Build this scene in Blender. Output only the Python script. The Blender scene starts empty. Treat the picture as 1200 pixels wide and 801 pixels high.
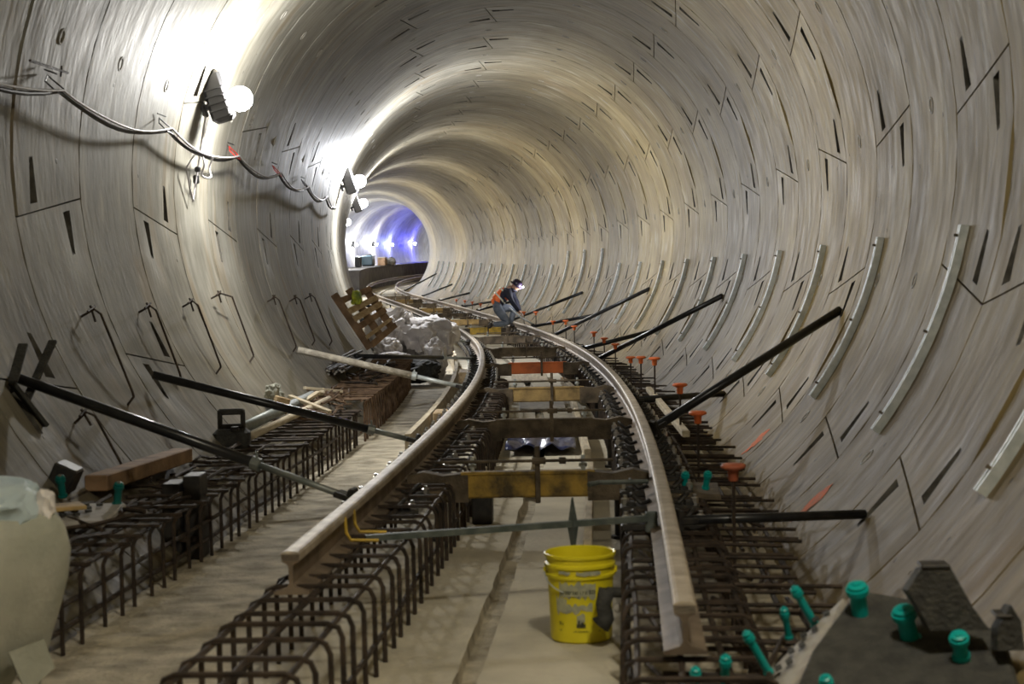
import bpy, math, random
import numpy as np
from mathutils import Vector, Matrix, noise
random.seed(7)
PI = math.pi
C = bpy.context.scene.collection
sc = bpy.context.scene

# ------------------------------------------------------------------ tunnel path
ZS = 2.35                       # lifts the whole place so that the invert slab sits near z = 0
NK = [-10, 0, 10, 20, 30, 45, 60, 80, 110, 190.]
KK = [-0.00418, -0.00418, 0.00396, 0.00514, 0.00517, 0.00213, 0.00194, -0.00259, -0.00663, -0.00684]
GN = [-10, 15, 35, 60, 100, 190.]
GG = [-0.02397, -0.02494, -0.01995, -0.00888, -0.00298, -0.00501]
DS = 0.5
_s = -10 + DS*np.arange(420)
_k = np.interp(_s, NK, KK)
_th = np.concatenate([[0], np.cumsum((_k[1:]+_k[:-1])/2*DS)]); _th -= np.interp(0, _s, _th)
_x = np.concatenate([[0], np.cumsum(-np.sin((_th[1:]+_th[:-1])/2)*DS)])
_y = np.concatenate([[0], np.cumsum(np.cos((_th[1:]+_th[:-1])/2)*DS)])
_g = np.interp(_s, GN, GG)
_z = np.concatenate([[0], np.cumsum((_g[1:]+_g[:-1])/2*DS)])
for _a in (_x, _y, _z): _a -= np.interp(0, _s, _a)
_z += ZS
R0 = 2.87
def path(s):
    i = (s+10)/DS; j = min(max(int(i), 0), 418); t = i-j
    return (_x[j]+t*(_x[j+1]-_x[j]), _y[j]+t*(_y[j+1]-_y[j]), _z[j]+t*(_z[j+1]-_z[j]), _th[j]+t*(_th[j+1]-_th[j]))
def P(s, l, h):
    "point from chainage s, offset l to the right of the tunnel axis and height h above it"
    x, y, z, th = path(s)
    return (x+l*math.cos(th), y+l*math.sin(th), z+h)
def PW(s, a, off=0.0):
    "point on the lining at angle a (degrees, 0 = right springline), off metres inside the surface"
    r = R0-off; a = math.radians(a)
    return P(s, r*math.cos(a), r*math.sin(a))
def heading(s): return path(s)[3]

# ------------------------------------------------------------------ camera
cam = bpy.data.cameras.new('camera'); camo = bpy.data.objects.new('camera', cam); C.objects.link(camo)
cam.sensor_width = 36; cam.lens = 36*2133.1/1200; cam.clip_end = 500; cam.clip_start = .1
fw = Vector((-0.052992, 0.996900, -0.058154)).normalized(); rt = Vector((0.998400, 0.051742, -0.022790)); rt = (rt-fw*rt.dot(fw)).normalized(); up = rt.cross(fw)
m = Matrix((rt, up, -fw)).transposed().to_4x4(); m.translation = Vector((0.8394, 0, -0.7962+ZS)); camo.matrix_world = m
cam.dof.use_dof = True; cam.dof.focus_distance = 26; cam.dof.aperture_fstop = 5.0
sc.camera = camo

# ------------------------------------------------------------------ world and exposure
w = bpy.data.worlds.new('world'); sc.world = w; w.use_nodes = True
w.node_tree.nodes['Background'].inputs[0].default_value = (.02, .022, .028, 1)
w.node_tree.nodes['Background'].inputs[1].default_value = .3
sc.view_settings.view_transform = 'Standard'; sc.view_settings.look = 'None'
sc.view_settings.gamma = 1; sc.view_settings.exposure = 0.95; sc.view_settings.use_curve_mapping = False
COOL = (.93, .95, 1.0); NEUT = (1.0, .975, .92)
# chainage, height, power, colour of the work lamps hung on the left wall
LAMPS = [(16.3, .80, 148, (1, .975, .91)), (31.5, .85, 320, COOL), (45.5, .98, 235, NEUT), (60, .85, 240, NEUT),
         (75, .85, 300, NEUT), (90, .85, 380, COOL), (104, .7, 430, COOL), (116, .3, 230, COOL), (124, .3, 200, COOL)]

# ------------------------------------------------------------------ helpers
class MB:
    def __init__(s): s.v = []; s.f = []; s.uv = None; s.mi = []
    def add(s, vs, fs, mi=0):
        n = len(s.v); s.v += [tuple(p) for p in vs]; s.f += [tuple(i+n for i in f) for f in fs]; s.mi += [mi]*len(fs)
    def box(s, c, size, M=None, bev=0.0, mi=0):
        hx, hy, hz = size[0]/2, size[1]/2, size[2]/2
        if bev <= 0:
            vs = [Vector((x*hx, y*hy, z*hz)) for z in (-1, 1) for y in (-1, 1) for x in (-1, 1)]
            fs = [(0, 2, 3, 1), (4, 5, 7, 6), (0, 1, 5, 4), (2, 6, 7, 3), (0, 4, 6, 2), (1, 3, 7, 5)]
        else:
            b = min(bev, hx*.9, hy*.9, hz*.9); vs = []
            prof = [(hx-b, hy), (hx, hy-b), (hx, -hy+b), (hx-b, -hy), (-hx+b, -hy), (-hx, -hy+b), (-hx, hy-b), (-hx+b, hy)]
            ins = [(p[0]-math.copysign(b, p[0]), p[1]-math.copysign(b, p[1])) for p in prof]
            for z, pr in ((-hz, ins), (-hz+b, prof), (hz-b, prof), (hz, ins)): vs += [Vector((p[0], p[1], z)) for p in pr]
            fs = [tuple(range(8)), tuple(range(31, 23, -1))]
            for k in range(3):
                for i in range(8): fs.append((k*8+i, (k+1)*8+i, (k+1)*8+(i+1) % 8, k*8+(i+1) % 8))
        c = Vector(c)
        vs = [(M @ p if M else p)+c for p in vs]; s.add(vs, fs, mi)
    def tube(s, pts, r, n=6, cap=True, mi=0, twist=0):
        pts = [Vector(p) for p in pts]; rs = r if isinstance(r, (list, tuple)) else [r]*len(pts)
        t0 = (pts[1]-pts[0]).normalized(); up_ = Vector((0, 0, 1)) if abs(t0.z) < .9 else Vector((1, 0, 0))
        u = t0.cross(up_).normalized(); vs = []; fs = []
        for i, p in enumerate(pts):
            a = pts[max(i-1, 0)]; b = pts[min(i+1, len(pts)-1)]; t = (b-a).normalized()
            u = (u-t*u.dot(t)).normalized(); v = t.cross(u)
            for k in range(n):
                an = 2*PI*k/n+twist; vs.append(p+(u*math.cos(an)+v*math.sin(an))*rs[i])
        for i in range(len(pts)-1):
            for k in range(n): fs.append((i*n+k, i*n+(k+1) % n, (i+1)*n+(k+1) % n, (i+1)*n+k))
        if cap: fs.append(tuple(range(n-1, -1, -1))); fs.append(tuple((len(pts)-1)*n+k for k in range(n)))
        s.add(vs, fs, mi)
    def lathe(s, prof, o=(0, 0, 0), n=24, M=None, mi=0, cap=False):
        vs = []; fs = []; o = Vector(o)
        for r, z in prof:
            for k in range(n):
                p = Vector((r*math.cos(2*PI*k/n), r*math.sin(2*PI*k/n), z)); vs.append((M @ p if M else p)+o)
        for i in range(len(prof)-1):
            for k in range(n): fs.append((i*n+k, i*n+(k+1) % n, (i+1)*n+(k+1) % n, (i+1)*n+k))
        if cap: fs.append(tuple(range(n-1, -1, -1))); fs.append(tuple((len(prof)-1)*n+k for k in range(n)))
        s.add(vs, fs, mi)
    def sweep(s, prof, frames, cap=True, mi=0):
        "prof: closed list of (l, h); frames: list of functions (l, h) -> point"
        n = len(prof); vs = []; fs = []
        for fr in frames: vs += [fr(l, h) for l, h in prof]
        for i in range(len(frames)-1):
            for k in range(n): fs.append((i*n+k, i*n+(k+1) % n, (i+1)*n+(k+1) % n, (i+1)*n+k))
        if cap: fs.append(tuple(range(n-1, -1, -1))); fs.append(tuple((len(frames)-1)*n+k for k in range(n)))
        s.add(vs, fs, mi)
    def build(s, name, mat, parent=None, smooth=False, uvs=None, sharp=None):
        me = bpy.data.meshes.new(name); me.from_pydata(s.v, [], s.f)
        for mm in (mat if isinstance(mat, (list, tuple)) else [mat]): me.materials.append(mm)
        if any(s.mi): me.polygons.foreach_set('material_index', s.mi)
        if smooth: me.polygons.foreach_set('use_smooth', [True]*len(me.polygons))
        if uvs is not None:
            ul = me.uv_layers.new(name='UVMap')
            idx = np.empty(len(me.loops), dtype=np.int32); me.loops.foreach_get('vertex_index', idx)
            ul.data.foreach_set('uv', np.array(uvs, dtype=np.float32)[idx].ravel())
        me.update()
        if sharp: me.polygons.foreach_set('use_smooth', [True]*len(me.polygons)); me.set_sharp_from_angle(angle=math.radians(sharp))
        o = bpy.data.objects.new(name, me); C.objects.link(o)
        if parent is not None: o.parent = parent; o.matrix_parent_inverse = Matrix.Identity(4)
        return o
def tag(o, label=None, cat=None, group=None, kind=None):
    if label: o['label'] = label
    if cat: o['category'] = cat
    if group: o['group'] = group
    if kind: o['kind'] = kind
    return o
def thing(name, label=None, cat=None, group=None, kind=None, loc=(0, 0, 0), rz=0.0):
    o = bpy.data.objects.new(name, None); C.objects.link(o); o.location = loc; o.rotation_euler = (0, 0, rz)
    o.empty_display_size = .1
    return tag(o, label, cat, group, kind)
def copy_tree(o, parent=None):
    c = o.copy(); C.objects.link(c); c.parent = parent
    for ch in [k for k in bpy.data.objects if k.parent == o]: copy_tree(ch, c)
    return c
def kids(o): return [k for k in bpy.data.objects if k.parent == o]
def copy_fast(o, ks):
    c = o.copy(); C.objects.link(c)
    for k in ks: q = k.copy(); C.objects.link(q); q.parent = c
    return c
ORD = ['nearest', 'second', 'third', 'fourth', 'fifth', 'sixth', 'seventh', 'eighth', 'ninth', 'tenth', 'eleventh', 'twelfth',
       'thirteenth', 'fourteenth', 'fifteenth', 'sixteenth', 'seventeenth', 'eighteenth', 'nineteenth', 'twentieth', 'twenty-first',
       'twenty-second', 'twenty-third', 'twenty-fourth', 'twenty-fifth', 'twenty-sixth', 'twenty-seventh', 'twenty-eighth']

# ------------------------------------------------------------------ materials
def mat(name, col, rough=.6, metal=0.0, col2=None, scale=8, bump=0.0, bscale=40, detail=6, lo=.35, hi=.65, emis=None, est=0, spec=.5, alpha=None, coord='Object', stretch=None):
    m = bpy.data.materials.new(name); m.use_nodes = True; nt = m.node_tree; N = nt.nodes; L = nt.links; b = N['Principled BSDF']
    b.inputs['Base Color'].default_value = (*col, 1); b.inputs['Roughness'].default_value = rough; b.inputs['Metallic'].default_value = metal
    b.inputs['Specular IOR Level'].default_value = spec
    tc = N.new('ShaderNodeTexCoord'); src = tc.outputs[coord]
    if stretch:
        mp = N.new('ShaderNodeMapping'); mp.inputs['Scale'].default_value = stretch; L.new(src, mp.inputs[0]); src = mp.outputs[0]
    if col2:
        n = N.new('ShaderNodeTexNoise'); n.inputs['Scale'].default_value = scale; n.inputs['Detail'].default_value = detail; L.new(src, n.inputs[0])
        r = N.new('ShaderNodeValToRGB'); r.color_ramp.elements[0].position = lo; r.color_ramp.elements[1].position = hi
        r.color_ramp.elements[0].color = (*col, 1); r.color_ramp.elements[1].color = (*col2, 1)
        L.new(n.outputs['Fac'], r.inputs[0]); L.new(r.outputs[0], b.inputs['Base Color'])
    if bump:
        n2 = N.new('ShaderNodeTexNoise'); n2.inputs['Scale'].default_value = bscale; n2.inputs['Detail'].default_value = 5; L.new(src, n2.inputs[0])
        bp = N.new('ShaderNodeBump'); bp.inputs['Strength'].default_value = bump; bp.inputs['Distance'].default_value = .02
        L.new(n2.outputs['Fac'], bp.inputs['Height']); L.new(bp.outputs[0], b.inputs['Normal'])
    if emis: b.inputs['Emission Color'].default_value = (*emis, 1); b.inputs['Emission Strength'].default_value = est
    if alpha is not None: b.inputs['Alpha'].default_value = alpha
    return m

def lining_mat():
    m = bpy.data.materials.new('lining_concrete'); m.use_nodes = True; nt = m.node_tree; N = nt.nodes; L = nt.links; b = N['Principled BSDF']
    uv = N.new('ShaderNodeUVMap'); uv.uv_map = 'UVMap'
    def noise_(scale, detail, sx=1, sy=1, off=0):
        mp = N.new('ShaderNodeMapping'); mp.inputs['Scale'].default_value = (sx, sy, 1); mp.inputs['Location'].default_value = (off, off*.7, off)
        L.new(uv.outputs[0], mp.inputs[0]); n = N.new('ShaderNodeTexNoise'); n.inputs['Scale'].default_value = scale; n.inputs['Detail'].default_value = detail
        L.new(mp.outputs[0], n.inputs[0]); return n.outputs['Fac']
    def ramp(f, a, c0, z, c1):
        r = N.new('ShaderNodeValToRGB'); e = r.color_ramp.elements; e[0].position = a; e[1].position = z; e[0].color = (*c0, 1); e[1].color = (*c1, 1)
        L.new(f, r.inputs[0]); return r.outputs[0]
    def mix(a, b_, f, typ='MIX'):
        mx = N.new('ShaderNodeMix'); mx.data_type = 'RGBA'; mx.blend_type = typ
        for i, v in ((6, a), (7, b_)):
            if isinstance(v, tuple): mx.inputs[i].default_value = (*v, 1)
            else: L.new(v, mx.inputs[i])
        if isinstance(f, float): mx.inputs[0].default_value = f
        else: L.new(f, mx.inputs[0])
        return mx.outputs[2]
    # warm reflected light put into the colour: beige right-hand segments, greyer crown and left side (v = arc length, 0 at the right springline)
    sx = N.new('ShaderNodeSeparateXYZ'); L.new(uv.outputs[0], sx.inputs[0])
    ma = N.new('ShaderNodeMath'); ma.operation = 'DIVIDE'; ma.inputs[1].default_value = R0; L.new(sx.outputs[1], ma.inputs[0])
    mc = N.new('ShaderNodeMath'); mc.operation = 'COSINE'; L.new(ma.outputs[0], mc.inputs[0])
    mr = N.new('ShaderNodeMapRange'); mr.inputs[1].default_value = -.3; mr.inputs[2].default_value = .9; L.new(mc.outputs[0], mr.inputs[0])
    grey = ramp(noise_(1.1, 5), .3, (.27, .262, .225), .7, (.46, .45, .40))
    beige = ramp(noise_(1.0, 5, off=3), .3, (.33, .25, .105), .7, (.53, .43, .22))
    c = mix(grey, beige, mr.outputs[0])
    streak = ramp(noise_(2.2, 9, 4.0, .6), .36, (.66, .65, .62), .60, (1, 1, 1))
    c = mix(c, streak, .85, 'MULTIPLY')
    blot = ramp(noise_(.55, 6, 1.3, .8, 21), .34, (.62, .59, .54), .60, (1, 1, 1)); c = mix(c, blot, .9, 'MULTIPLY')
    rust = ramp(noise_(1.6, 7, 2.2, .5, 31), .55, (0, 0, 0), .75, (.6, .6, .6)); c = mix(c, (.33, .24, .13), rust)
    pale = ramp(noise_(2.0, 8, 2.4, .7, 7), .58, (0, 0, 0), .76, (.9, .9, .9))
    c = mix(c, (.55, .52, .44), pale)
    # umber tone deepening towards the bottom of the lining, broken up by noise
    ms = N.new('ShaderNodeMath'); ms.operation = 'SINE'; L.new(ma.outputs[0], ms.inputs[0])
    nz = N.new('ShaderNodeMath'); nz.operation = 'MULTIPLY_ADD'; nz.inputs[1].default_value = .5; L.new(noise_(1.2, 7, 1.6, .8, 41), nz.inputs[0]); L.new(ms.outputs[0], nz.inputs[2])
    umber = N.new('ShaderNodeMapRange'); umber.inputs[1].default_value = .12; umber.inputs[2].default_value = -.55; L.new(nz.outputs[0], umber.inputs[0])
    umberc = mix((1.0, 1.0, 1.0), (.60, .55, .46), umber.outputs[0]); c = mix(c, umberc, 1.0, 'MULTIPLY')
    c = mix(c, (.86, .85, .83), 1.0, 'MULTIPLY')
    # bug holes and form marks
    vo = N.new('ShaderNodeTexVoronoi'); vo.inputs['Scale'].default_value = 3.3; L.new(uv.outputs[0], vo.inputs[0])
    hole = ramp(vo.outputs['Distance'], .035, (1, 1, 1), .055, (0, 0, 0))
    c = mix(c, (.10, .09, .075), hole)
    mpv = N.new('ShaderNodeMapping'); mpv.inputs['Scale'].default_value = (4.0, 1.1, 1); L.new(uv.outputs[0], mpv.inputs[0])
    vo3 = N.new('ShaderNodeTexVoronoi'); vo3.inputs['Scale'].default_value = 2.2; L.new(mpv.outputs[0], vo3.inputs[0])
    c = mix(c, (.13, .12, .10), ramp(vo3.outputs['Distance'], .05, (.8, .8, .8), .12, (0, 0, 0)))
    vo2 = N.new('ShaderNodeTexVoronoi'); vo2.inputs['Scale'].default_value = 11; L.new(uv.outputs[0], vo2.inputs[0])
    hole2 = ramp(vo2.outputs['Distance'], .05, (.6, .6, .6), .09, (0, 0, 0)); c = mix(c, (.2, .19, .17), hole2)
    oi = N.new('ShaderNodeObjectInfo'); tint = N.new('ShaderNodeMapRange'); tint.inputs[3].default_value = .86; tint.inputs[4].default_value = 1.08
    L.new(oi.outputs['Random'], tint.inputs[0])
    hsv = N.new('ShaderNodeHueSaturation'); L.new(tint.outputs[0], hsv.inputs['Value']); L.new(c, hsv.inputs['Color'])
    L.new(hsv.outputs[0], b.inputs['Base Color'])
    rr = N.new('ShaderNodeMapRange'); rr.inputs[3].default_value = .42; rr.inputs[4].default_value = .75; b.inputs['Specular IOR Level'].default_value = .18; L.new(noise_(4, 5, 2, .6, 11), rr.inputs[0]); L.new(rr.outputs[0], b.inputs['Roughness'])
    bp = N.new('ShaderNodeBump'); bp.inputs['Strength'].default_value = .35; bp.inputs['Distance'].default_value = .012
    L.new(noise_(9, 8, 2.0, .7, 5), bp.inputs['Height'])
    bp2 = N.new('ShaderNodeBump'); bp2.inputs['Strength'].default_value = .8; bp2.inputs['Distance'].default_value = .01; bp2.invert = True
    L.new(hole, bp2.inputs['Height']); L.new(bp.outputs[0], bp2.inputs['Normal']); L.new(bp2.outputs[0], b.inputs['Normal'])
    return m
M_line = lining_mat()
M_dark = mat('joint_backing', (.035, .033, .03), .9)
M_pocket_shade = mat('pocket_shade', (.055, .05, .042), .9, col2=(.13, .12, .10), scale=12)  # shade inside the bolt pockets, painted as near-black concrete
M_plug = mat('plug_mortar', (.3, .29, .26), .7, col2=(.42, .4, .36), scale=20)
M_floor = mat('slab_concrete', (.46, .42, .33), .85, col2=(.70, .645, .52), scale=1.6, bump=.6, bscale=26, detail=10)
M_gravel = mat('rough_concrete', (.30, .265, .20), .9, col2=(.64, .58, .46), scale=5, bump=1.0, bscale=38, detail=10)
M_rust = mat('rebar_steel', (.026, .019, .015), .65, .4, col2=(.075, .052, .037), scale=14, bump=.35, bscale=160)
M_rebar_brown = mat('rusty_rebar', (.085, .05, .03), .7, .3, col2=(.2, .13, .08), scale=14, bump=.35, bscale=160)
M_rail = mat('rail_steel', (.15, .115, .085), .55, .45, col2=(.30, .235, .175), scale=6, bump=.15, bscale=60)
M_head = mat('rail_running_face', (.36, .30, .23), .55, .3, col2=(.56, .50, .42), scale=9, bump=.15, bscale=50)
M_galv = mat('galvanised_steel', (.50, .55, .56), .42, .35, col2=(.70, .74, .75), scale=16)
M_pipe = mat('black_pipe', (.018, .019, .022), .28, .3, col2=(.035, .036, .04), scale=10)
M_pipegrey = mat('grey_sleeve', (.22, .25, .24), .5, .5, col2=(.3, .32, .31), scale=9)
M_splat = mat('grout_spattered_pipe', (.34, .30, .24), .8, col2=(.62, .58, .5), scale=12, bump=.6, bscale=50)
M_bar = mat('painted_gauge_bar', (.07, .09, .085), .6, .3, col2=(.15, .17, .16), scale=12)
M_yel = mat('dirty_yellow_paint', (.07, .05, .02), .7, col2=(.42, .27, .045), scale=7, lo=.38, hi=.6, bump=.25, bscale=60)
M_yel2 = mat('bright_yellow_paint', (.28, .19, .04), .6, col2=(.75, .50, .06), scale=6, lo=.3, hi=.55, bump=.2, bscale=60)
M_tan = mat('worn_tan_paint', (.16, .11, .05), .65, col2=(.48, .33, .13), scale=7, lo=.3, hi=.6, bump=.2, bscale=60)
M_ora = mat('orange_paint', (.42, .10, .03), .6, col2=(.78, .20, .05), scale=5, lo=.3, hi=.6)
M_brown = mat('mud_covered_steel', (.055, .042, .028), .8, col2=(.17, .13, .085), scale=8, bump=.5, bscale=50)
M_clip = mat('clip_iron', (.02, .02, .021), .55, .3, col2=(.05, .045, .04), scale=20)
M_boltw = mat('bright_bolt', (.55, .53, .5), .3, .9)
M_wood = mat('raw_lumber', (.38, .26, .13), .75, col2=(.60, .46, .28), scale=4, bump=.2, bscale=30, stretch=(6, 1, 6))
M_woodl = mat('pale_lumber', (.45, .38, .27), .8, col2=(.66, .58, .44), scale=4, bump=.2, bscale=30, stretch=(6, 1, 6))
M_woodd = mat('dark_plank', (.16, .095, .05), .8, col2=(.34, .215, .12), scale=5, bump=.2, bscale=30)
M_cap = mat('orange_plastic', (.85, .16, .04), .45, col2=(.95, .25, .08), scale=12)
M_capd = mat('faded_orange_plastic', (.40, .10, .05), .55, col2=(.55, .17, .09), scale=12)
M_teal = mat('teal_plastic', (.0, .30, .29), .35, col2=(.0, .36, .34), scale=6)
M_teald = mat('dark_teal_plastic', (.0, .13, .12), .35)
M_rubber = mat('dark_rubber', (.028, .028, .027), .8, col2=(.055, .055, .05), scale=18, bump=.5, bscale=60)
M_perf = mat('dusty_plate', (.30, .28, .26), .7, col2=(.42, .4, .37), scale=14)
M_bag = mat('white_woven_bag', (.56, .53, .52), .75, col2=(.72, .69, .68), scale=5, bump=.25, bscale=10)
M_bagn = mat('pale_felt_sheet', (.30, .31, .26), .9, col2=(.38, .38, .33), scale=7, bump=.25, bscale=50)
M_bagb = mat('pale_blue_film', (.34, .44, .50), .5, col2=(.42, .5, .54), scale=4)
M_tarp = mat('navy_tarp', (.012, .016, .06), .3, col2=(.03, .04, .12), scale=8, bump=1, bscale=9)
M_cable = mat('black_cable', (.012, .012, .014), .5)
M_cablew = mat('pale_grey_cable', (.42, .4, .42), .5)
M_red = mat('red_tie', (.6, .04, .03), .5)
M_lamph = mat('lamp_housing', (.12, .12, .13), .5, .5)
M_lens = mat('lamp_lens', (1, 1, 1), .3, emis=(.95, .97, 1), est=60)
M_lensb = mat('blue_lamp_lens', (.1, .1, 1), .3, emis=(.15, .15, 1), est=60)
M_mark = mat('orange_spray_paint', (.80, .16, .04), .8, col2=(.55, .2, .1), scale=25)
M_bench = mat('walkway_concrete', (.10, .09, .085), .85, col2=(.17, .155, .14), scale=2, bump=.3)

def lamp_light(name, loc, power, col, rad=.09):
    l = bpy.data.lights.new(name, 'POINT'); l.energy = power; l.color = col; l.shadow_soft_size = rad
    o = bpy.data.objects.new(name, l); C.objects.link(o); o.location = loc; return o

# ------------------------------------------------------------------ segmental lining
SR, RW = 9.5317, 1.501
KEY = {0: 5, 1: 50, 2: -62.5}
def joints(ring):
    t = KEY.get(ring, -17.5 if ring % 2 else 27.5)
    js = []
    for i, dlt in enumerate((0, 67.5, 135, 202.5, 270, 337.5)):
        amp = 2.25 if i in (0, 5) else 1.75
        js.append((t+dlt, -amp if i < 3 else amp))     # (centre, half change over the ring)
    return js
wall_t = thing('wall_tunnel', kind='structure')
GAP = .0065
def segment(ring, j0, j1, s0, s1):
    a0c, d0 = j0; a1c, d1 = j1
    if a1c < a0c: a1c += 360
    gdeg = math.degrees(GAP/R0)
    def lo(u): return a0c+d0*(2*u-1)+gdeg
    def hi(u): return a1c+d1*(2*u-1)-gdeg
    us = [0, .19, .30, .5, .69, .80, 1]
    # a pocket cell (i, i+1) near each radial joint; which side depends on the slant
    plo = 4 if d0 < 0 else 1       # this segment lies on the higher-angle side of joint 0
    phi = 1 if d1 < 0 else 4
    L0, L1 = 1.0, 6.9
    nmid = max(1, round((a1c-a0c-16)/4.5))
    nv = 1+1+nmid+1+1+1
    def ang(u, j):
        a, b = lo(u), hi(u)
        if j == 0: return a
        if j == 1: return a+L0
        if j == nv-1: return b
        if j == nv-2: return b-L0
        lo_, hi_ = a+L1, b-L1
        return lo_+(hi_-lo_)*(j-2)/(nv-5)
    mb = MB(); idx = {}; uvs = []
    def vert(s, a, r):
        mb.v.append(P(s, r*math.cos(math.radians(a)), r*math.sin(math.radians(a)))); uvs.append((s, math.radians(a)*R0)); return len(mb.v)-1
    for i, u in enumerate(us):
        for j in range(nv):
            uu = u
            if j == 2 and i in (plo, plo+1): uu = u+(.03 if i == plo else -.03)
            if j == nv-3 and i in (phi, phi+1): uu = u+(.03 if i == phi else -.03)
            a = ang(uu, j); ch = 0
            idx[i, j] = vert(s0+(s1-s0)*uu, a, R0+ch)
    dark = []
    def quad(*q): mb.f.append(q)
    DP = .13
    for i in range(6):
        for j in range(nv-1):
            q = (idx[i, j], idx[i+1, j], idx[i+1, j+1], idx[i, j+1])
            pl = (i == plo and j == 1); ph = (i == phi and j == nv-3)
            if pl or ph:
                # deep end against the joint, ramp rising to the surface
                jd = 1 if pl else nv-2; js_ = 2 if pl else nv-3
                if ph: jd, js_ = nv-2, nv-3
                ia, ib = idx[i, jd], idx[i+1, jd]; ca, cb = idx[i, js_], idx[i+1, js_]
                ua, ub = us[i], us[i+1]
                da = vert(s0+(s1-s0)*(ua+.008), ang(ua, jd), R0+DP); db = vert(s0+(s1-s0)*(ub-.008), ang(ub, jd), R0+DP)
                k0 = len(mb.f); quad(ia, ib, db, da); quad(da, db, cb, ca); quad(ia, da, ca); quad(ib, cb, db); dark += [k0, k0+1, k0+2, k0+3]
            else: quad(*q)
    # edges
    e0 = [idx[i, 0] for i in range(7)]; e1 = [idx[i, nv-1] for i in range(7)]
    r0 = [idx[0, j] for j in range(nv)]; r1 = [idx[6, j] for j in range(nv)]
    def skirt(es):
        prev = None
        for k in es:
            s_, aa = uvs[k]; n = vert(s_, math.degrees(aa/R0), R0+.15)
            if prev is not None: quad(prev[0], k, n, prev[1])
            prev = (k, n)
    for e in (e0, e1, r0, r1): skirt(e)
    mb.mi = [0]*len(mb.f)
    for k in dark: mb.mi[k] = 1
    return mb.build('lining_segment', [M_line, M_pocket_shade], wall_t, uvs=uvs, sharp=28)
plugs = MB()
for ring in range(-1, 42):
    s0 = SR+ring*RW; js = joints(ring)
    for i in range(6):
        j0 = js[i]; j1 = js[(i+1) % 6]; a1 = j1[0]+(360 if j1[0] < j0[0] else 0)
        c = ((j0[0]+a1)/2) % 360
        if ring < 5 and 232 < c < 305: pass
        g0 = .012
        if ring == 1 and 140 < c < 160: g0 = .055       # gap widened to stand in for a lip's shadow at the left edge
        segment(ring, j0, j1, s0+g0, s0+RW-.012)
        # grout / lifting socket in the middle of each segment
        for aa in ((c,) if a1-j0[0] < 40 else (c-11, c+11.5)):
            s_ = s0+RW/2; ca = math.radians(aa)
            if not (-60 < (aa+180) % 360-180 < 240): continue
            for rr, dz in (((.055, .045), .004),):
                vs = []; n = 12
                for r_, off in ((.055, .0), (.055, .006), (.042, .006), (.040, .0)):
                    for k in range(n):
                        t = 2*PI*k/n; vs.append(PW(s_+r_*math.cos(t), math.degrees(ca+r_*math.sin(t)/R0), off))
                fs = [(a*n+k, a*n+(k+1) % n, (a+1)*n+(k+1) % n, (a+1)*n+k) for a in range(3) for k in range(n)]
                plugs.add(vs, fs)
po = plugs.build('grout_socket', M_plug, wall_t); po['kind'] = 'stuff'
# rings behind the camera and in the far distance, joined
def ring_run(r_from, r_to, name='lining_ring'):
    mb = MB(); uvs = []
    n = 72
    for ring in range(r_from, r_to):
        s0 = SR+ring*RW; base = len(mb.v)
        for s_, r in ((s0+.012, R0+.15), (s0+.012, R0), (s0+RW/2, R0), (s0+RW-.012, R0), (s0+RW-.012, R0+.15)):
            for k in range(n+1):
                a = 2*PI*k/n-.4; mb.v.append(P(s_, r*math.cos(a), r*math.sin(a))); uvs.append((s_, a*R0))
        for q in range(4):
            for k in range(n): a = base+q*(n+1)+k; mb.f.append((a, a+1, a+n+2, a+n+1))
    mb.mi = [0]*len(mb.f); o = mb.build(name, M_line, wall_t, uvs=uvs, sharp=28); o['kind'] = 'stuff'; return o
ring_run(-8, -1); ring_run(42, 119)
mb = MB(); n = 40; ss = np.arange(-3.5, 188.6, 1.5)
for s_ in ss:
    for k in range(n): a = 2*PI*k/n; mb.v.append(P(s_, 3.04*math.cos(a), 3.04*math.sin(a)))
for i in range(len(ss)-1):
    for k in range(n): mb.f.append((i*n+k, i*n+(k+1) % n, (i+1)*n+(k+1) % n, (i+1)*n+k))
mb.mi = [0]*len(mb.f); mb.build('joint_backing', M_dark, wall_t)
# orange spray marks on the lower right wall
for k, (s_, a_, ln, wd) in enumerate(((10.55, -47.6, .16, .10), (14.3, -47.2, .15, .12))):
    rnd = random.Random(k); mb = MB(); n = 22; vs = [PW(s_, a_, .006)]
    for i in range(n):
        t = 2*PI*i/n; r_ = rnd.uniform(.65, 1.15)
        vs.append(PW(s_+wd*r_*math.cos(t)*(1+.3*math.sin(t)), a_+math.degrees(ln*r_*math.sin(t)/R0), .006))
    mb.add(vs, [(0, 1+i, 1+(i+1) % n) for i in range(n)]); mb.build('paint_mark', M_mark, wall_t)

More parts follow.
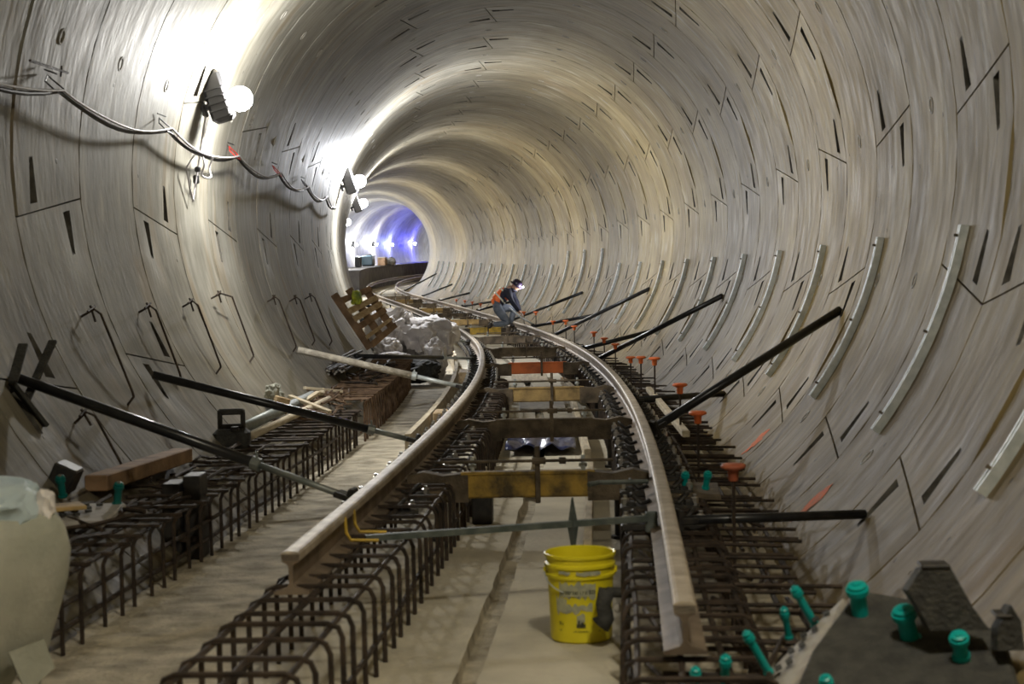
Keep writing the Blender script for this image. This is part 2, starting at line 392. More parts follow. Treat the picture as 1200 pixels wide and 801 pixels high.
# ------------------------------------------------------------------ floor slab with a drain channel
FH = -2.35
def floor():
    lats = [-1.72, -1.5, -1.2, -.9, -.72]; lc = [-.7, -.5, -.3, -.1, .05, .135]; tr = [.15, .16, .2, .24, .25]; rc = [.265, .4, .6, .8, .82]; rr = [.84, 1.1, 1.4, 1.72]
    L = lats+lc+tr+rc+rr
    mb = MB(); ss = list(np.arange(-3.5, 30, .15))+list(np.arange(30, 188, 1.5)); nl = len(L)
    for s_ in ss:
        for l in L:
            dz = 0
            if .155 < l < .245: dz = -.05+.012*noise.noise(Vector((s_*5, l*20, 0)))
            elif l < -.71 or l > .83: dz = .018*noise.noise(Vector((s_*3.1, l*6, 3)))+.01*noise.noise(Vector((s_*9, l*15, 8)))
            e = .012*noise.noise(Vector((s_*4, 5, l*9))) if .14 < l < .27 else 0
            mb.v.append(P(s_, l+e, FH+dz))
    for i in range(len(ss)-1):
        for k in range(nl-1):
            l = (L[k]+L[k+1])/2
            mb.f.append((i*nl+k, i*nl+k+1, (i+1)*nl+k+1, (i+1)*nl+k)); mb.mi.append(1 if (l < -.71 or l > .83 or .15 < l < .25) else 0)
    o = mb.build('floor', [M_floor, M_gravel], smooth=False); o['kind'] = 'structure'
floor()
# raised walkway bench on the left far down the tunnel
mb = MB(); prof = [(-3.0, -2.4), (-.95, -2.4), (-.95, -1.12), (-.90, -1.12), (-.90, -1.05), (-2.68, -1.05), (-3.0, -1.05)]
mb.sweep(prof, [(lambda l, h, s_=s_: P(s_, l, h)) for s_ in np.arange(98, 187, 2.0)])
o = mb.build('wall_walkway', M_bench); o['kind'] = 'structure'

# ------------------------------------------------------------------ lamps on the left wall
for i, (s_, h_, pw, col) in enumerate(LAMPS):
    a_ = math.degrees(math.atan2(h_, -math.sqrt(R0**2-h_*h_)))
    names = ['large work lamp on the left wall above the sagging cables, nearest and brightest', 'second work lamp along the left wall, at the inside of the bend',
             'third work lamp along the left wall, just past the edge of the bend']
    t = thing('work_lamp', names[i] if i < 3 else 'distant work lamp, %s along the left wall counting from the camera' % ORD[i], 'lamp', None if i < 3 else 'distant wall lamps')
    sc_ = 1.0 if i < 7 else .8
    hd = heading(s_)
    M = Matrix.Rotation(hd, 3, 'Z') @ Matrix.Rotation(math.radians(a_-180), 3, 'Y')   # local x points off the wall
    base = Vector(PW(s_, a_, 0))
    def LP(x, y, z): return base+M @ (Vector((x, y, z))*sc_)
    mb = MB(); mb.box(LP(.02, 0, .12), (.04, .10, .40), M, .01); mb.box(LP(.10, 0, .0), (.14, .05, .05), M, .008); mb.build('bracket', M_lamph, t)
    mb = MB(); mb.box(LP(.17, .0, .06), (.20*sc_, .20*sc_, .46*sc_), M, .03)
    for q in range(5): mb.box(LP(.17, -.11, -.13+q*.065), (.18*sc_, .03, .012), M)
    mb.build('housing', M_lamph, t)
    mb = MB()
    prof = [(.001, .115), (.045, .108), (.085, .08), (.11, .035), (.115, 0), (.11, -.035), (.085, -.08), (.045, -.108), (.001, -.115)]
    Ml = M @ Matrix.Rotation(-PI/2, 3, 'X')
    mb.lathe([(r*sc_, z*sc_) for r, z in prof], LP(.34, .14, 0), 16, Ml); lens = mb.build('lens', M_lens, t, True)
    mb = MB(); mb.lathe([(.05, 0), (.05, .06)], LP(.28, .11, 0), 12, M @ Matrix.Rotation(PI/2, 3, 'Y')); mb.build('lamp_neck', M_lamph, t)
    l = lamp_light('lamp_light', LP(.62, .16, 0), pw, col, .09); l.parent = t
# blue lamp deep in the tunnel and white ones around it
for k, (s_, h_, pw, col, lens, lab) in enumerate(((137, .35, 220, (.06, .06, 1.0), M_lensb, 'blue lamp glowing on the left wall deep in the tunnel'),
        (130, .3, 150, (.25, .3, 1.0), M_lensb, 'bluish white lamp just before the blue one deep in the tunnel'), (150, .9, 900, COOL, M_lens, 'white lamp lighting the tunnel behind the blue ones'))):
    a_ = math.degrees(math.atan2(h_, -math.sqrt(R0**2-h_*h_))); t = thing('work_lamp', lab, 'lamp')
    mb = MB(); mb.box(PW(s_, a_, .08), (.16, .16, .16), None, .02); mb.build('housing', M_lamph, t)
    mb = MB(); mb.lathe([(.001, .09), (.07, .07), (.09, 0), (.07, -.07), (.001, -.09)], PW(s_-.1, a_, .22), 12); mb.build('lens', M_lens if k != 1 else M_lens, t, True)
    l = lamp_light('lamp_light', PW(s_-.3, a_, .5), pw, col, .08); l.parent = t
# added fill light for the foreground, unseen above the frame, without a lamp body
l = lamp_light('foreground_fill_light', P(3.6, 1.55, 2.1), 200, (1, .94, .78), .25)

# ------------------------------------------------------------------ rails
def rail(name, lat, s0, s1, label):
    t = thing(name, label, 'rail')
    ss = []; s_ = s0
    while s_ < s1: ss.append(s_); s_ += .35 if s_ < 40 else .8
    prof = [(.07, -.171), (.07, -.160), (.018, -.143), (.0085, -.128), (.0085, -.062), (.014, -.050), (.034, -.040), (.036, -.010)]
    prof = prof+[(-x, y) for x, y in reversed(prof)]
    mb = MB(); mb.sweep(prof, [(lambda l, h, q=q: P(q, lat+l, -1.84+h)) for q in ss]); mb.build('rail_web', M_rail, t)
    prof = [(.0358, -.0385), (.0366, -.012), (.030, -.003), (.018, 0), (-.018, 0), (-.030, -.003), (-.0366, -.012), (-.0358, -.0385)]
    mb = MB(); mb.sweep(prof, [(lambda l, h, q=q: P(q, lat+l, -1.8385+h)) for q in ss]); mb.build('rail_head', M_head, t)
    return t
E_L, E_R = .271-.752, .271+.752
rail('left_rail', E_L, 7.02, 170, 'long curved steel rail on the left, its cut end facing the camera')['x'] = 0
rail('right_rail', E_R, 5.82, 170, 'long curved steel rail on the right beside the orange-capped stakes')['x'] = 0
for o in bpy.data.objects:
    if o.name in ('left_rail', 'right_rail'): o.name = 'running_rail'

# fasteners under both rails
def fastener():
    t = thing('rail_fastener')
    mb = MB(); mb.box((0, 0, -.02), (.42, .19, .035), None, .008); mb.box((-.155, 0, .0), (.05, .12, .03), None, .006); mb.box((.155, 0, .0), (.05, .12, .03), None, .006)
    mb.build('base_plate', M_clip, t)
    for sg in (-1, 1):
        mb = MB(); pts = []
        for k in range(9):
            a = PI*k/8; pts.append((sg*(.10+.05*math.sin(a)), -.055*math.cos(a), .01+.045*math.sin(a)))
        mb.tube(pts, .011, 6); mb.tube([(sg*.10, -.055, .01), (sg*.055, -.02, .018), (sg*.06, .03, .018)], .011, 6); mb.build('rail_clip', M_clip, t)
        mb = MB(); mb.lathe([(.022, 0), (.022, .03), (.012, .034), (.012, .05)], (sg*.185, 0, 0), 6, cap=True); mb.build('anchor_bolt', M_boltw, t)
    return t
proto = fastener(); pk = kids(proto); first = True
for side, lat in (('left', E_L), ('right', E_R)):
    s_ = 9.6 if side == 'left' else 9.0; cnt = 0
    while s_ < 62:
        o = proto if first else copy_fast(proto, pk); first = False
        o.location = P(s_, lat, -2.005); o.rotation_euler = (math.atan(np.interp(s_, GN, GG)), 0, heading(s_))
        lab = ('dark spring-clip rail fastener under the %s rail, %s from its cut end' % (side, ORD[cnt].replace('nearest', 'first'))) if cnt < 28 else 'small distant spring-clip rail fastener under the %s rail beyond the orange jig' % side
        tag(o, lab, 'rail fastener', 'fasteners under the %s rail' % side); cnt += 1
        s_ += .70

# ------------------------------------------------------------------ rebar cages
def pth(*pts): return [P(*p) for p in pts]
def cage(label, s0, s1, la, lb, hb, step, longs, matr, leg=FH-.01, open_in=True, jit=.0, r=.0095):
    t = thing('rebar_cage', label, 'rebar cage'); rnd = random.Random(int(s0*10)); s_ = s0; k = 0
    while s_ < s1 and k < 290:
        j = lambda a: rnd.uniform(-a, a)
        sj = s_+j(jit); h = hb+j(jit*.25); rc = .05
        pts = pth((sj, la, leg), (sj+j(jit*.4), la, h-rc), (sj, la+rc*.3, h-rc*.3), (sj, la+rc, h), (sj+j(jit*.5), lb-rc, h), (sj, lb-rc*.3, h-rc*.3), (sj, lb, h-rc), (sj+j(jit*.4), lb, leg))
        mb = MB(); mb.tube(pts, r, 5 if s_ < 16 else 4); mb.build('stirrup', matr, t); s_ += step if s_ < 30 else step*1.3; k += 1
    for l, h in longs:
        a = s0-.1; pts = []
        while a < s1+.1: pts.append(P(a, l+rnd.uniform(-jit, jit)*.3, h+rnd.uniform(-jit, jit)*.2)); a += 1.0
        mb = MB(); mb.tube(pts, r*1.1, 5); mb.build('lengthwise_bar', matr, t)
    return t
cage('rebar cage of low hoops under the cut end of the left rail', 4.9, 22, -.60, -.16, -1.985, .27,
     [(-.56, -2.005), (-.38, -2.0), (-.2, -2.005), (-.59, -2.22), (-.17, -2.22)], M_rust, jit=.03, r=.011)
cage('long rebar cage of tall hoops along the foot of the left wall', 5.6, 17.6, -1.56, -2.05, -2.0, .28,
     [(-1.58, -2.02), (-1.75, -2.02), (-1.92, -2.02), (-1.58, -2.25), (-1.57, -2.14), (-2.0, -2.1)], M_rust, jit=.05, r=.011)
cage('rusty brown rebar cage beyond the dark one, left of the pale channel floor', 17.9, 27, -1.54, -2.05, -1.93, .26,
     [(-1.56, -1.95), (-1.75, -1.95), (-1.92, -1.95), (-1.56, -2.25)], M_rebar_brown, jit=.03, r=.011)
t = cage('dense dark rebar mat to the right of the right rail', 5.0, 44, .82, 1.30, -2.03, .27,
     [(.86, -2.05), (1.0, -2.05), (1.15, -2.05), (1.27, -2.05), (1.45, -2.13), (1.57, -2.16), (.84, -2.2), (1.3, -2.2)], M_rust, jit=.04, r=.011)
rnd = random.Random(5); s_ = 5.0; k = 0
while s_ < 42 and k < 280:
    e = 1.66+rnd.uniform(-.10, .06); h = -2.10+rnd.uniform(-.02, .03)
    mb = MB(); mb.tube(pth((s_, .95, h+.02), (s_+rnd.uniform(-.05, .05), e, h)), .0095, 5); mb.build('projecting_bar', M_rust, t)
    s_ += .19 if s_ < 22 else .34; k += 1
# diagonal ties tangled in the left and right cages
def scatter(name, label, cat, s0, s1, l0, l1, h0, h1, n, ln, r, matr, seed, part='loose_bar'):
    t = thing(name, label, cat); rnd = random.Random(seed)
    for k in range(n):
        s_ = rnd.uniform(s0, s1); l = rnd.uniform(l0, l1); h = rnd.uniform(h0, h1); a = rnd.uniform(-.5, .5)+(PI/2 if rnd.random() < .35 else 0); L = ln*rnd.uniform(.5, 1.2)
        ds, dl = math.cos(a)*L, math.sin(a)*L*.5; dl = max(l0-l, min(l1-l, dl)); 
        mb = MB(); mb.tube(pth((s_, l, h), (s_+ds*.5, l+dl*.5, h+rnd.uniform(-.01, .03)), (s_+ds, l+dl, h+rnd.uniform(-.03, .03))), r, 5); mb.build(part, matr, t)
    return t
scatter('loose_rebar', 'tangle of loose dark rods lying on the near left cage', 'rebar', 7.5, 13.0, -2.15, -1.62, -1.99, -1.93, 34, .9, .011, M_rust, 3)
scatter('loose_rebar', 'brown rods heaped on the left cage near the white wrapped block', 'rebar', 15.5, 18.5, -2.25, -1.65, -1.98, -1.88, 34, 1.0, .011, M_rebar_brown, 4)
scatter('loose_rebar', 'criss-crossed rods filling the mat between right rail and wall', 'rebar', 5.4, 12, .9, 1.55, -2.2, -2.06, 46, .7, .01, M_rust, 6)
# black rod bundle seen end-on and rods on the cage behind the spattered pipe
t = thing('rebar_bundle', 'bundle of thin rods with bright cut ends beside the left wall', 'rebar bundle'); rnd = random.Random(9)
for k in range(26):
    a = rnd.uniform(0, 2*PI); q = math.sqrt(rnd.random())
    l = -2.16+.15*q*math.cos(a); h = -1.80+.11*q*math.sin(a)
    mb = MB(); mb.tube(pth((20.9+rnd.uniform(-.1, .1), l, h), (24.5, l+rnd.uniform(-.05, .1), h)), .016, 6); b_ = mb.build('rod', M_rust, t)
    if k % 2:
        mb = MB(); s9 = 20.78; mb.lathe([(.015, 0), (.012, .006)], P(s9, l, h), 6, Matrix.Rotation(PI/2, 3, 'X'), cap=True); mb.build('cut_end', M_boltw, t)
scatter('loose_rebar', 'rods and offcuts lying on the brown cage behind the spattered pipe', 'rebar', 20, 25, -2.1, -1.6, -1.9, -1.86, 26, 1.2, .014, M_rust, 12)

# ------------------------------------------------------------------ curved plinth form outside the left rail
def form(label, lat, s0, s1, h0, h1, th, matr):
    t = thing('plinth_form', label, 'formwork'); s_ = s0
    while s_ < s1:
        e = min(s_+2.4, s1); fr = np.linspace(s_, e-.02, 5)
        prof = [(-th/2, h0), (th/2, h0), (th/2, h1), (-th/2, h1)]
        mb = MB(); mb.sweep(prof, [(lambda l, h, q=q: P(q, lat+l, h)) for q in fr]); mb.build('form_board', matr, t); s_ += 2.4
    return t
form('curved pale edge form following the outside of the left rail', -.86, 14.9, 58, FH, -2.04, .05, M_woodl)
form('plank edging on the slab left of the cut rail end', -.80, 10.3, 14.6, FH+.02, -2.22, .045, M_woodd)
tt = thing('form_spacer_block', 'small tan wood block wedged between edge form and left rail, nearer one', 'wood block')
mb = MB(); mb.box(P(17.0, -.70, -2.06), (.18, .35, .12), Matrix.Rotation(heading(17), 3, 'Z'), .01); mb.build('block', M_wood, tt)
tt = thing('form_spacer_block', 'small yellowish wood block between edge form and left rail, farther one', 'wood block')
mb = MB(); mb.box(P(24.3, -.72, -2.06), (.16, .7, .14), Matrix.Rotation(heading(24), 3, 'Z'), .01); mb.build('block', M_wood, tt)

# lengthwise timbers between the rails and right of the right rail
def timber(label, a, b, w_, h_, matr, name='timber'):
    a = Vector(P(*a)); b = Vector(P(*b)); d = b-a; t = thing(name, label, 'timber', loc=a)
    M = d.to_track_quat('Y', 'Z').to_matrix(); mb = MB(); mb.box(d/2, (w_, d.length, h_), M, .006); mb.build('board', matr, t); return t
timber('pale timber lying lengthwise on the slab right of the yellow bucket line', (9.9, .63, -2.28), (14.2, .64, -2.28), .05, .12, M_woodl)
timber('pale timber continuing between the jigs towards the tarp, right side', (14.9, .62, -2.24), (21.5, .60, -2.2), .06, .10, M_woodl)
timber('pale timber on the left of the slab between first and second jig', (12.2, -.17, -2.26), (15.0, -.20, -2.26), .07, .10, M_woodl)
timber('pale timber on the left of the slab between second and third jig', (15.6, -.22, -2.18), (19.0, -.26, -2.18), .07, .10, M_woodl)
timber('pale timber beyond the tan jig on the right', (21.5, .70, -2.2), (25.0, .62, -2.2), .07, .1, M_woodl)
timber('greyish pole lying lengthwise over the rebar right of the right rail', (13.7, 1.36, -1.98), (19.3, 1.36, -1.98), .06, .05, M_woodl)
timber('heavy yellow-brown timber beam on the left cage against the wall', (9.9, -2.09, -1.87), (11.75, -2.03, -1.89), .13, .09, M_woodd)
timber('flat pale plank across the slab between the first and second jig', (13.3, .1, -2.3), (13.5, .62, -2.3), .35, .03, M_woodl)

# ------------------------------------------------------------------ gauge jigs between the rails
def jig(s_, label, body, endm, tail=0):
    t = thing('track_jig', label, 'track jig'); hd = heading(s_); M = Matrix.Rotation(hd, 3, 'Z'); ang = 0
    def Q(l, ds, h): return P(s_+ds, l, h)
    H = -2.01
    mb = MB(); mb.box(Q(.27, 0, H), (.78, .10, .155), M, .012); mb.box(Q(.27, -.045, H+.07), (.80, .03, .02), M, .004); mb.build('cross_beam', body, t)
    for sg in (-1, 1):
        mb = MB(); c = .27+sg*.545
        pr = [(-.19, -.10), (.16, -.10), (.175, -.02), (.175, .06), (.08, .085), (-.04, .06), (-.19, .075)]
        vs = []
        for d_ in (-.06, .06):
            for x, z in pr: vs.append(P(s_+d_, c+sg*x, H+z))
        n = len(pr); fs = [tuple(range(n)), tuple(range(2*n-1, n-1, -1))]+[(i, (i+1) % n, n+(i+1) % n, n+i) for i in range(n)]
        mb.add(vs, fs); mb.build('end_bracket', endm, t)
        mb = MB(); l = .27+sg*.62; mb.tube([P(s_+.02, l-sg*.08, H-.02), P(s_+.02, l-sg*.08, FH)], .028, 8); mb.lathe([(.05, 0), (.05, .02)], P(s_+.02, l-sg*.08, FH), 8, cap=True); mb.build('support_leg', M_clip, t)
        mb = MB(); l = .27+sg*.33; mb.tube([P(s_-.02, l, H+.05), P(s_-.02, l, H+.17)], .014, 6); mb.lathe([(.024, 0), (.024, .022)], P(s_-.02, l, H+.10), 6, cap=True); mb.build('jack_bolt', M_galv, t)
    mb = MB(); hh_ = H+.145
    mb.tube([P(s_-.09, -.28, hh_), P(s_-.09, .78, hh_)], .010, 6)
    for l in (.32, .36, .48): mb.tube([P(s_-.09, l-.02, hh_), P(s_-.09, l+.02, hh_)], .022, 6)
    mb.build('threaded_rod', M_brown, t)
    mb = MB(); mb.box(Q(.33, -.06, H+.06), (.03, .03, .34), M, .004); mb.build('centre_post', M_brown, t)
    return t
jd = [(10.8, 'dirty yellow track jig nearest the camera, behind the gauge bar', M_yel, M_brown), (14.9, 'dark muddy track jig, second from the camera', M_brown, M_brown),
      (19.3, 'tan yellow track jig with wide grey ends, third from the camera', M_tan, M_brown), (25.0, 'bright orange track jig, fourth from the camera', M_ora, M_brown),
      (30.4, 'dark brown track jig just beyond the orange one', M_brown, M_brown), (36, 'brown track jig, second beyond the orange one', M_brown, M_brown),
      (41.6, 'bright yellow track jig at the feet of the crouching worker', M_yel2, M_brown)]
for a in jd: jig(*a)
for k, s_ in enumerate((48, 54, 60, 66, 72, 78)):
    jig(s_, 'distant brown track jig, %s beyond the crouching worker' % ('first second third fourth fifth sixth'.split()[k]), M_tan if k % 2 == 0 else M_brown, M_brown)
# black anchored box and post under the first jig
t = thing('anchor_box', 'small black steel box standing on the slab under the nearest jig', 'steel box', loc=P(11.6, -.06, FH), rz=heading(11))
mb = MB(); mb.box((0, 0, .10), (.13, .16, .20), None, .01); mb.build('body', M_clip, t); mb = MB(); mb.box((0, 0, .215), (.09, .09, .03), None, .006); mb.lathe([(.02, 0), (.02, .04)], (0, 0, .225), 6, cap=True); mb.build('cap', M_clip, t)
# tarp
t = thing('navy_tarp', 'crumpled navy blue plastic tarp on the slab before the tan jig', 'tarp')
mb = MB(); n1, n2 = 26, 22
for i in range(n1):
    for j in range(n2):
        s_ = 16.0+i*.115; l = -.10+j*.03; h = -2.31+.10*abs(noise.noise(Vector((s_*1.8, l*5, 1))))+.05*abs(noise.noise(Vector((s_*5, l*11, 4))))
        mb.v.append(P(s_, l, h))
mb.add([], []); mb.f = [(i*n2+j, i*n2+j+1, (i+1)*n2+j+1, (i+1)*n2+j) for i in range(n1-1) for j in range(n2-1)]; mb.mi = [0]*len(mb.f)
o = mb.build('sheet', M_tarp, t, True); md = o.modifiers.new('s', 'SOLIDIFY'); md.thickness = .004
# loose pale sheets lying beyond
for k, (s_, lab) in enumerate(((22.3, 'pale grey sheet on the slab between the tan and the orange jig'), (28.0, 'whitish board lying just beyond the orange jig'))):
    t = thing('loose_sheet', lab, 'sheet', loc=P(s_, .25, -2.28), rz=heading(s_)); mb = MB(); mb.box((0, 0, 0), (.55, 1.3, .02), Matrix.Rotation(.06, 3, 'X'), .006); mb.build('panel', M_perf if k == 0 else M_woodl, t)

# gauge bar between the rails
t = thing('gauge_bar', 'dark green-grey gauge bar spanning the rails above the yellow bucket', 'gauge bar')
mb = MB(); a, b = (8.25, -.36, -1.965), (8.7, .94, -1.95); mb.tube([P(*a), P(*b)], .021, 4, twist=PI/4); mb.build('bar', M_bar, t)
mb = MB(); M = Matrix.Rotation(heading(8.6), 3, 'Z'); mb.tube([P(8.58, .585, -2.06), P(8.58, .585, -1.97), P(8.58, .585, -1.83)], [.012, .026, .004], 4); mb.build('centre_plate', M_bar, t)
mb = MB()
for ds in (0, .28): mb.tube([P(8.2+ds, -.445, -1.86), P(8.2+ds, -.44, -1.93), P(8.2+ds, -.42, -1.965), P(8.25+ds, -.30, -1.975)], .008, 5)
mb.build('yellow_clamp', M_yel2, t)
mb = MB(); mb.box(P(8.72, .96, -1.97), (.06, .05, .10), M, .006); mb.build('end_clamp', M_bar, t)
t = thing('tie_rod', 'thin dark cross rod behind the nearest jig at the right rail', 'rod')
mb = MB(); mb.tube([P(10.0, .64, -1.93), P(10.05, .70, -1.925), P(10.1, .97, -1.93)], .014, 6); mb.build('rod', M_bar, t)

# ------------------------------------------------------------------ bracing tubes
def brace(a, b, r, m1, label, sleeve=0.0, m2=M_pipegrey, foot=None, plate=None):
    a = Vector(P(*a)); b = Vector(P(*b)); d = (b-a); t = thing('brace_tube', label, 'brace', loc=a)
    mb = MB(); cut = d*(1-sleeve); mb.tube([Vector((0, 0, 0)), cut], r, 10)
    mb.build('tube', m1, t, True)
    if sleeve:
        mb = MB(); mb.tube([cut-d.normalized()*.02, d], r*.62, 8); mb.build('inner_tube', m2, t, True)
        mb = MB(); u = d.normalized(); mb.tube([cut-u*.03, cut+u*.02], r*1.25, 10); mb.tube([cut+Vector((0, 0, -.01)), cut+Vector((0, 0, .07))], .008, 5); mb.build('locking_collar', m2, t)
    if foot:
        mb = MB(); M = d.to_track_quat('Z', 'X').to_matrix(); mb.box(d-d.normalized()*.01, (.11, .09, .03), M, .006); mb.box(d-d.normalized()*.05, (.03, .10, .09), M, .004); mb.build('rail_shoe', M_clip, t)
    if plate:
        M = d.to_track_quat('Z', 'X').to_matrix(); mb = MB()
        mb.box(-d.normalized()*.0, (.14, .14, .02), M, .004); mb.build('wall_plate', M_clip, t)
    return t
RB = [((9.12, 2.03, -2.0), (8.75, 1.08, -1.97), .024, 'dark brace tube, lowest and nearest, from right wall to rail'),
      ((14.51, 2.645, -1.085), (13.7, 1.12, -1.93), .034, 'thick dark brace tube, first of those slanting high up the right wall'),
      ((18.29, 2.05, -1.98), (17.2, 1.10, -1.95), .032, 'dark level brace tube crossing behind the first slanting one'),
      ((23.55, 2.65, -1.06), (25.3, 1.12, -1.93), .034, 'dark brace tube, second of those slanting high up the right wall'),
      ((28.5, 2.33, -1.63), (28.3, 1.12, -1.90), .034, 'dark low brace tube beside the paired orange caps'),
      ((32.29, 2.66, -1.03), (34.6, 1.12, -1.90), .034, 'dark brace tube, third of those slanting high up the right wall'),
      ((37.84, 2.34, -1.61), (39.2, 1.12, -1.86), .034, 'dark low brace tube just right of the crouching worker'),
      ((42.07, 2.58, -1.20), (44.2, 1.12, -1.86), .034, 'dark short brace tube pointing up behind the worker at the right'),
      ((53.5, 2.2, -1.6), (53.8, 1.12, -1.86), .034, 'dark brace tube left of the worker, first beyond him'),
      ((58, 2.2, -1.7), (58.5, 1.12, -1.86), .034, 'dark brace tube left of the worker, second beyond him'),
      ((66, 2.2, -1.6), (66.5, 1.12, -1.86), .034, 'red-tipped distant brace tube, third beyond the worker'),
      ((73, 2.3, -1.4), (73.5, 1.12, -1.86), .034, 'distant brace tube near the far bend, fourth beyond the worker'),
      ((84, 2.6, -1.1), (84.5, 1.12, -1.86), .034, 'distant brace tube near the far bend, fifth beyond the worker')]
for a, b, r, lab in RB: brace(a, b, r, M_pipe, lab, foot=True)
brace((10.0, -2.57, -1.27), (9.5, -.60, -1.93), .030, M_pipe, 'glossy black brace tube from the left wall to the near rail, nearest left one', .27, foot=True)
brace((12.61, -2.42, -1.40), (13.0, -.60, -1.94), .030, M_pipe, 'dark square-ended brace tube on the left, second from the camera', .18, foot=True)
brace((19.28, -2.36, -1.48), (19.3, -.60, -1.92), .038, M_splat, 'cream grout-spattered brace tube on the left', .30, M_galv, foot=True)
brace((23.3, -2.10, -1.72), (25.9, -.60, -1.9), .030, M_pipe, 'dark brace tube with silver tip behind the spattered one', .28, M_galv, foot=True)
brace((30.0, -2.40, -1.40), (31.6, -.60, -1.88), .036, M_pipe, 'dark brace tube crossing in front of the white bag heap', .15, foot=True)
brace((38.5, -2.45, -1.30), (38.3, -.60, -1.88), .034, M_pipe, 'thin dark brace tube behind the white bag heap', foot=True)
# crossed head plates of the nearest left brace
t = thing('crossed_plates', 'pair of dark crossed steel plates holding the nearest left brace to the wall', 'steel bracket')
mb = MB(); 
def plate(mb, a, b, w_, th):
    a = Vector(a); b = Vector(b); d = b-a; M = d.to_track_quat('Y', 'X').to_matrix(); mb.box((a+b)/2, (th, d.length, w_), M, .004)
plate(mb, PW(10.0, -156.4, .14), PW(9.75, -152.6, .07), .055, .02); mb.build('head_plate', M_rubber, t)
mb = MB(); plate(mb, PW(10.35, -156.0, .2), PW(9.95, -150.5, .02), .05, .02); mb.build('cross_plate', M_rubber, t)
mb = MB(); plate(mb, PW(9.85, -152.8, .03), PW(10.0, -147.0, .02), .055, .025); mb.build('tail_plate', M_rubber, t)

# ------------------------------------------------------------------ curved channel strips on the right wall
for j in range(27):
    s_ = 7.47+2.99*j; top, bot = (-10.9, -36.8) if j not in (11, 12, 13) else (-4.0, -36.8)
    t = thing('channel_strip', '%s curved galvanised channel strip on the right wall, counting from the camera' % ORD[j], 'channel strip', 'channel strips on the right wall')
    fr = np.linspace(bot, top, 18 if j < 12 else 10); mb = MB(); w_ = .034
    # open C section: two flanges and a web against the wall
    prof = [(-w_, .0), (-w_, .05), (-w_*.45, .05), (-w_*.45, .036), (-w_*.85, .036), (-w_*.85, .006), (w_*.85, .006), (w_*.85, .036), (w_*.45, .036), (w_*.45, .05), (w_, .05), (w_, .0)]
    mb.sweep(prof, [(lambda l, h, q=q: PW(s_+l, q, h+.003)) for q in fr]); mb.build('channel', M_galv, t)
    if j < 14:
        for q in (top-1.3, (top+bot)/2, bot+2.2):
            mb = MB(); M = Matrix.Rotation(heading(s_), 3, 'Z') @ Matrix.Rotation(-math.radians(q), 3, 'Y') @ Matrix.Rotation(-PI/2, 3, 'Y')
            mb.lathe([(.016, .0), (.016, .02), (.008, .02), (.008, .045)], PW(s_-.012, q, .03), 6, M, cap=True); mb.build('bolt', M_brown, t)

# ------------------------------------------------------------------ stakes with orange mushroom caps
def stake(s_, lat, htop, label, capm, hb=FH):
    t = thing('capped_stake', label, 'stake', loc=P(s_, lat, hb)); H = htop-hb
    mb = MB(); mb.tube([(0, 0, 0), (0, 0, H)], .010, 6); mb.build('rod', M_rust, t)
    mb = MB(); mb.lathe([(.020, -.07), (.024, -.065), (.026, -.02), (.058, -.008), (.060, .004), (.050, .012), (.001, .014)], (0, 0, H), 14)
    mb.lathe([(.020, -.07), (.001, -.07)], (0, 0, H), 14); mb.build('cap', capm, t, True)
SK = [(8.65, 1.35, -1.70, 'brown-orange mushroom cap stake nearest the camera', M_capd), (12.0, 1.35, -1.695, 'orange cap stake between the two nearest right braces', M_cap),
      (14.25, 1.35, -1.64, 'orange cap stake touching the far side of the level brace', M_cap), (18.08, 1.35, -1.60, 'tall orange cap stake, rightmost of a row of three', M_cap),
      (20.4, 1.35, -1.69, 'orange cap stake, middle of the row of three', M_cap), (22.2, 1.35, -1.77, 'orange cap stake, leftmost of the row of three', M_cap),
      (24.97, 1.35, -1.71, 'orange cap stake in front of the low brace tube', M_cap), (27.03, 1.35, -1.70, 'orange cap stake right behind the low brace tube', M_cap),
      (28.96, 1.35, -1.67, 'faded orange cap stake left of the low brace tube', M_cap), (32.76, 1.35, -1.68, 'orange cap stake under the third slanting brace', M_cap),
      (34.44, 1.35, -1.62, 'orange cap stake beside the foot of the third slanting brace', M_cap), (37.08, 1.35, -1.70, 'orange cap stake low beside the right rail', M_cap),
      (40.73, 1.35, -1.59, 'orange cap stake just right of the worker', M_cap), (43.48, 1.35, -1.65, 'orange cap stake at the hands of the worker', M_cap),
      (55, 1.35, -1.70, 'small red cap stake left of the worker, nearest of those', M_cap), (57.5, 1.35, -1.70, 'small red cap stake left of the worker, second of those', M_cap),
      (59.8, 1.35, -1.71, 'small red cap stake left of the worker, third of those', M_cap), (62.6, 1.35, -1.74, 'small red cap stake left of the worker, fourth of those', M_cap)]
for a in SK: stake(*a)

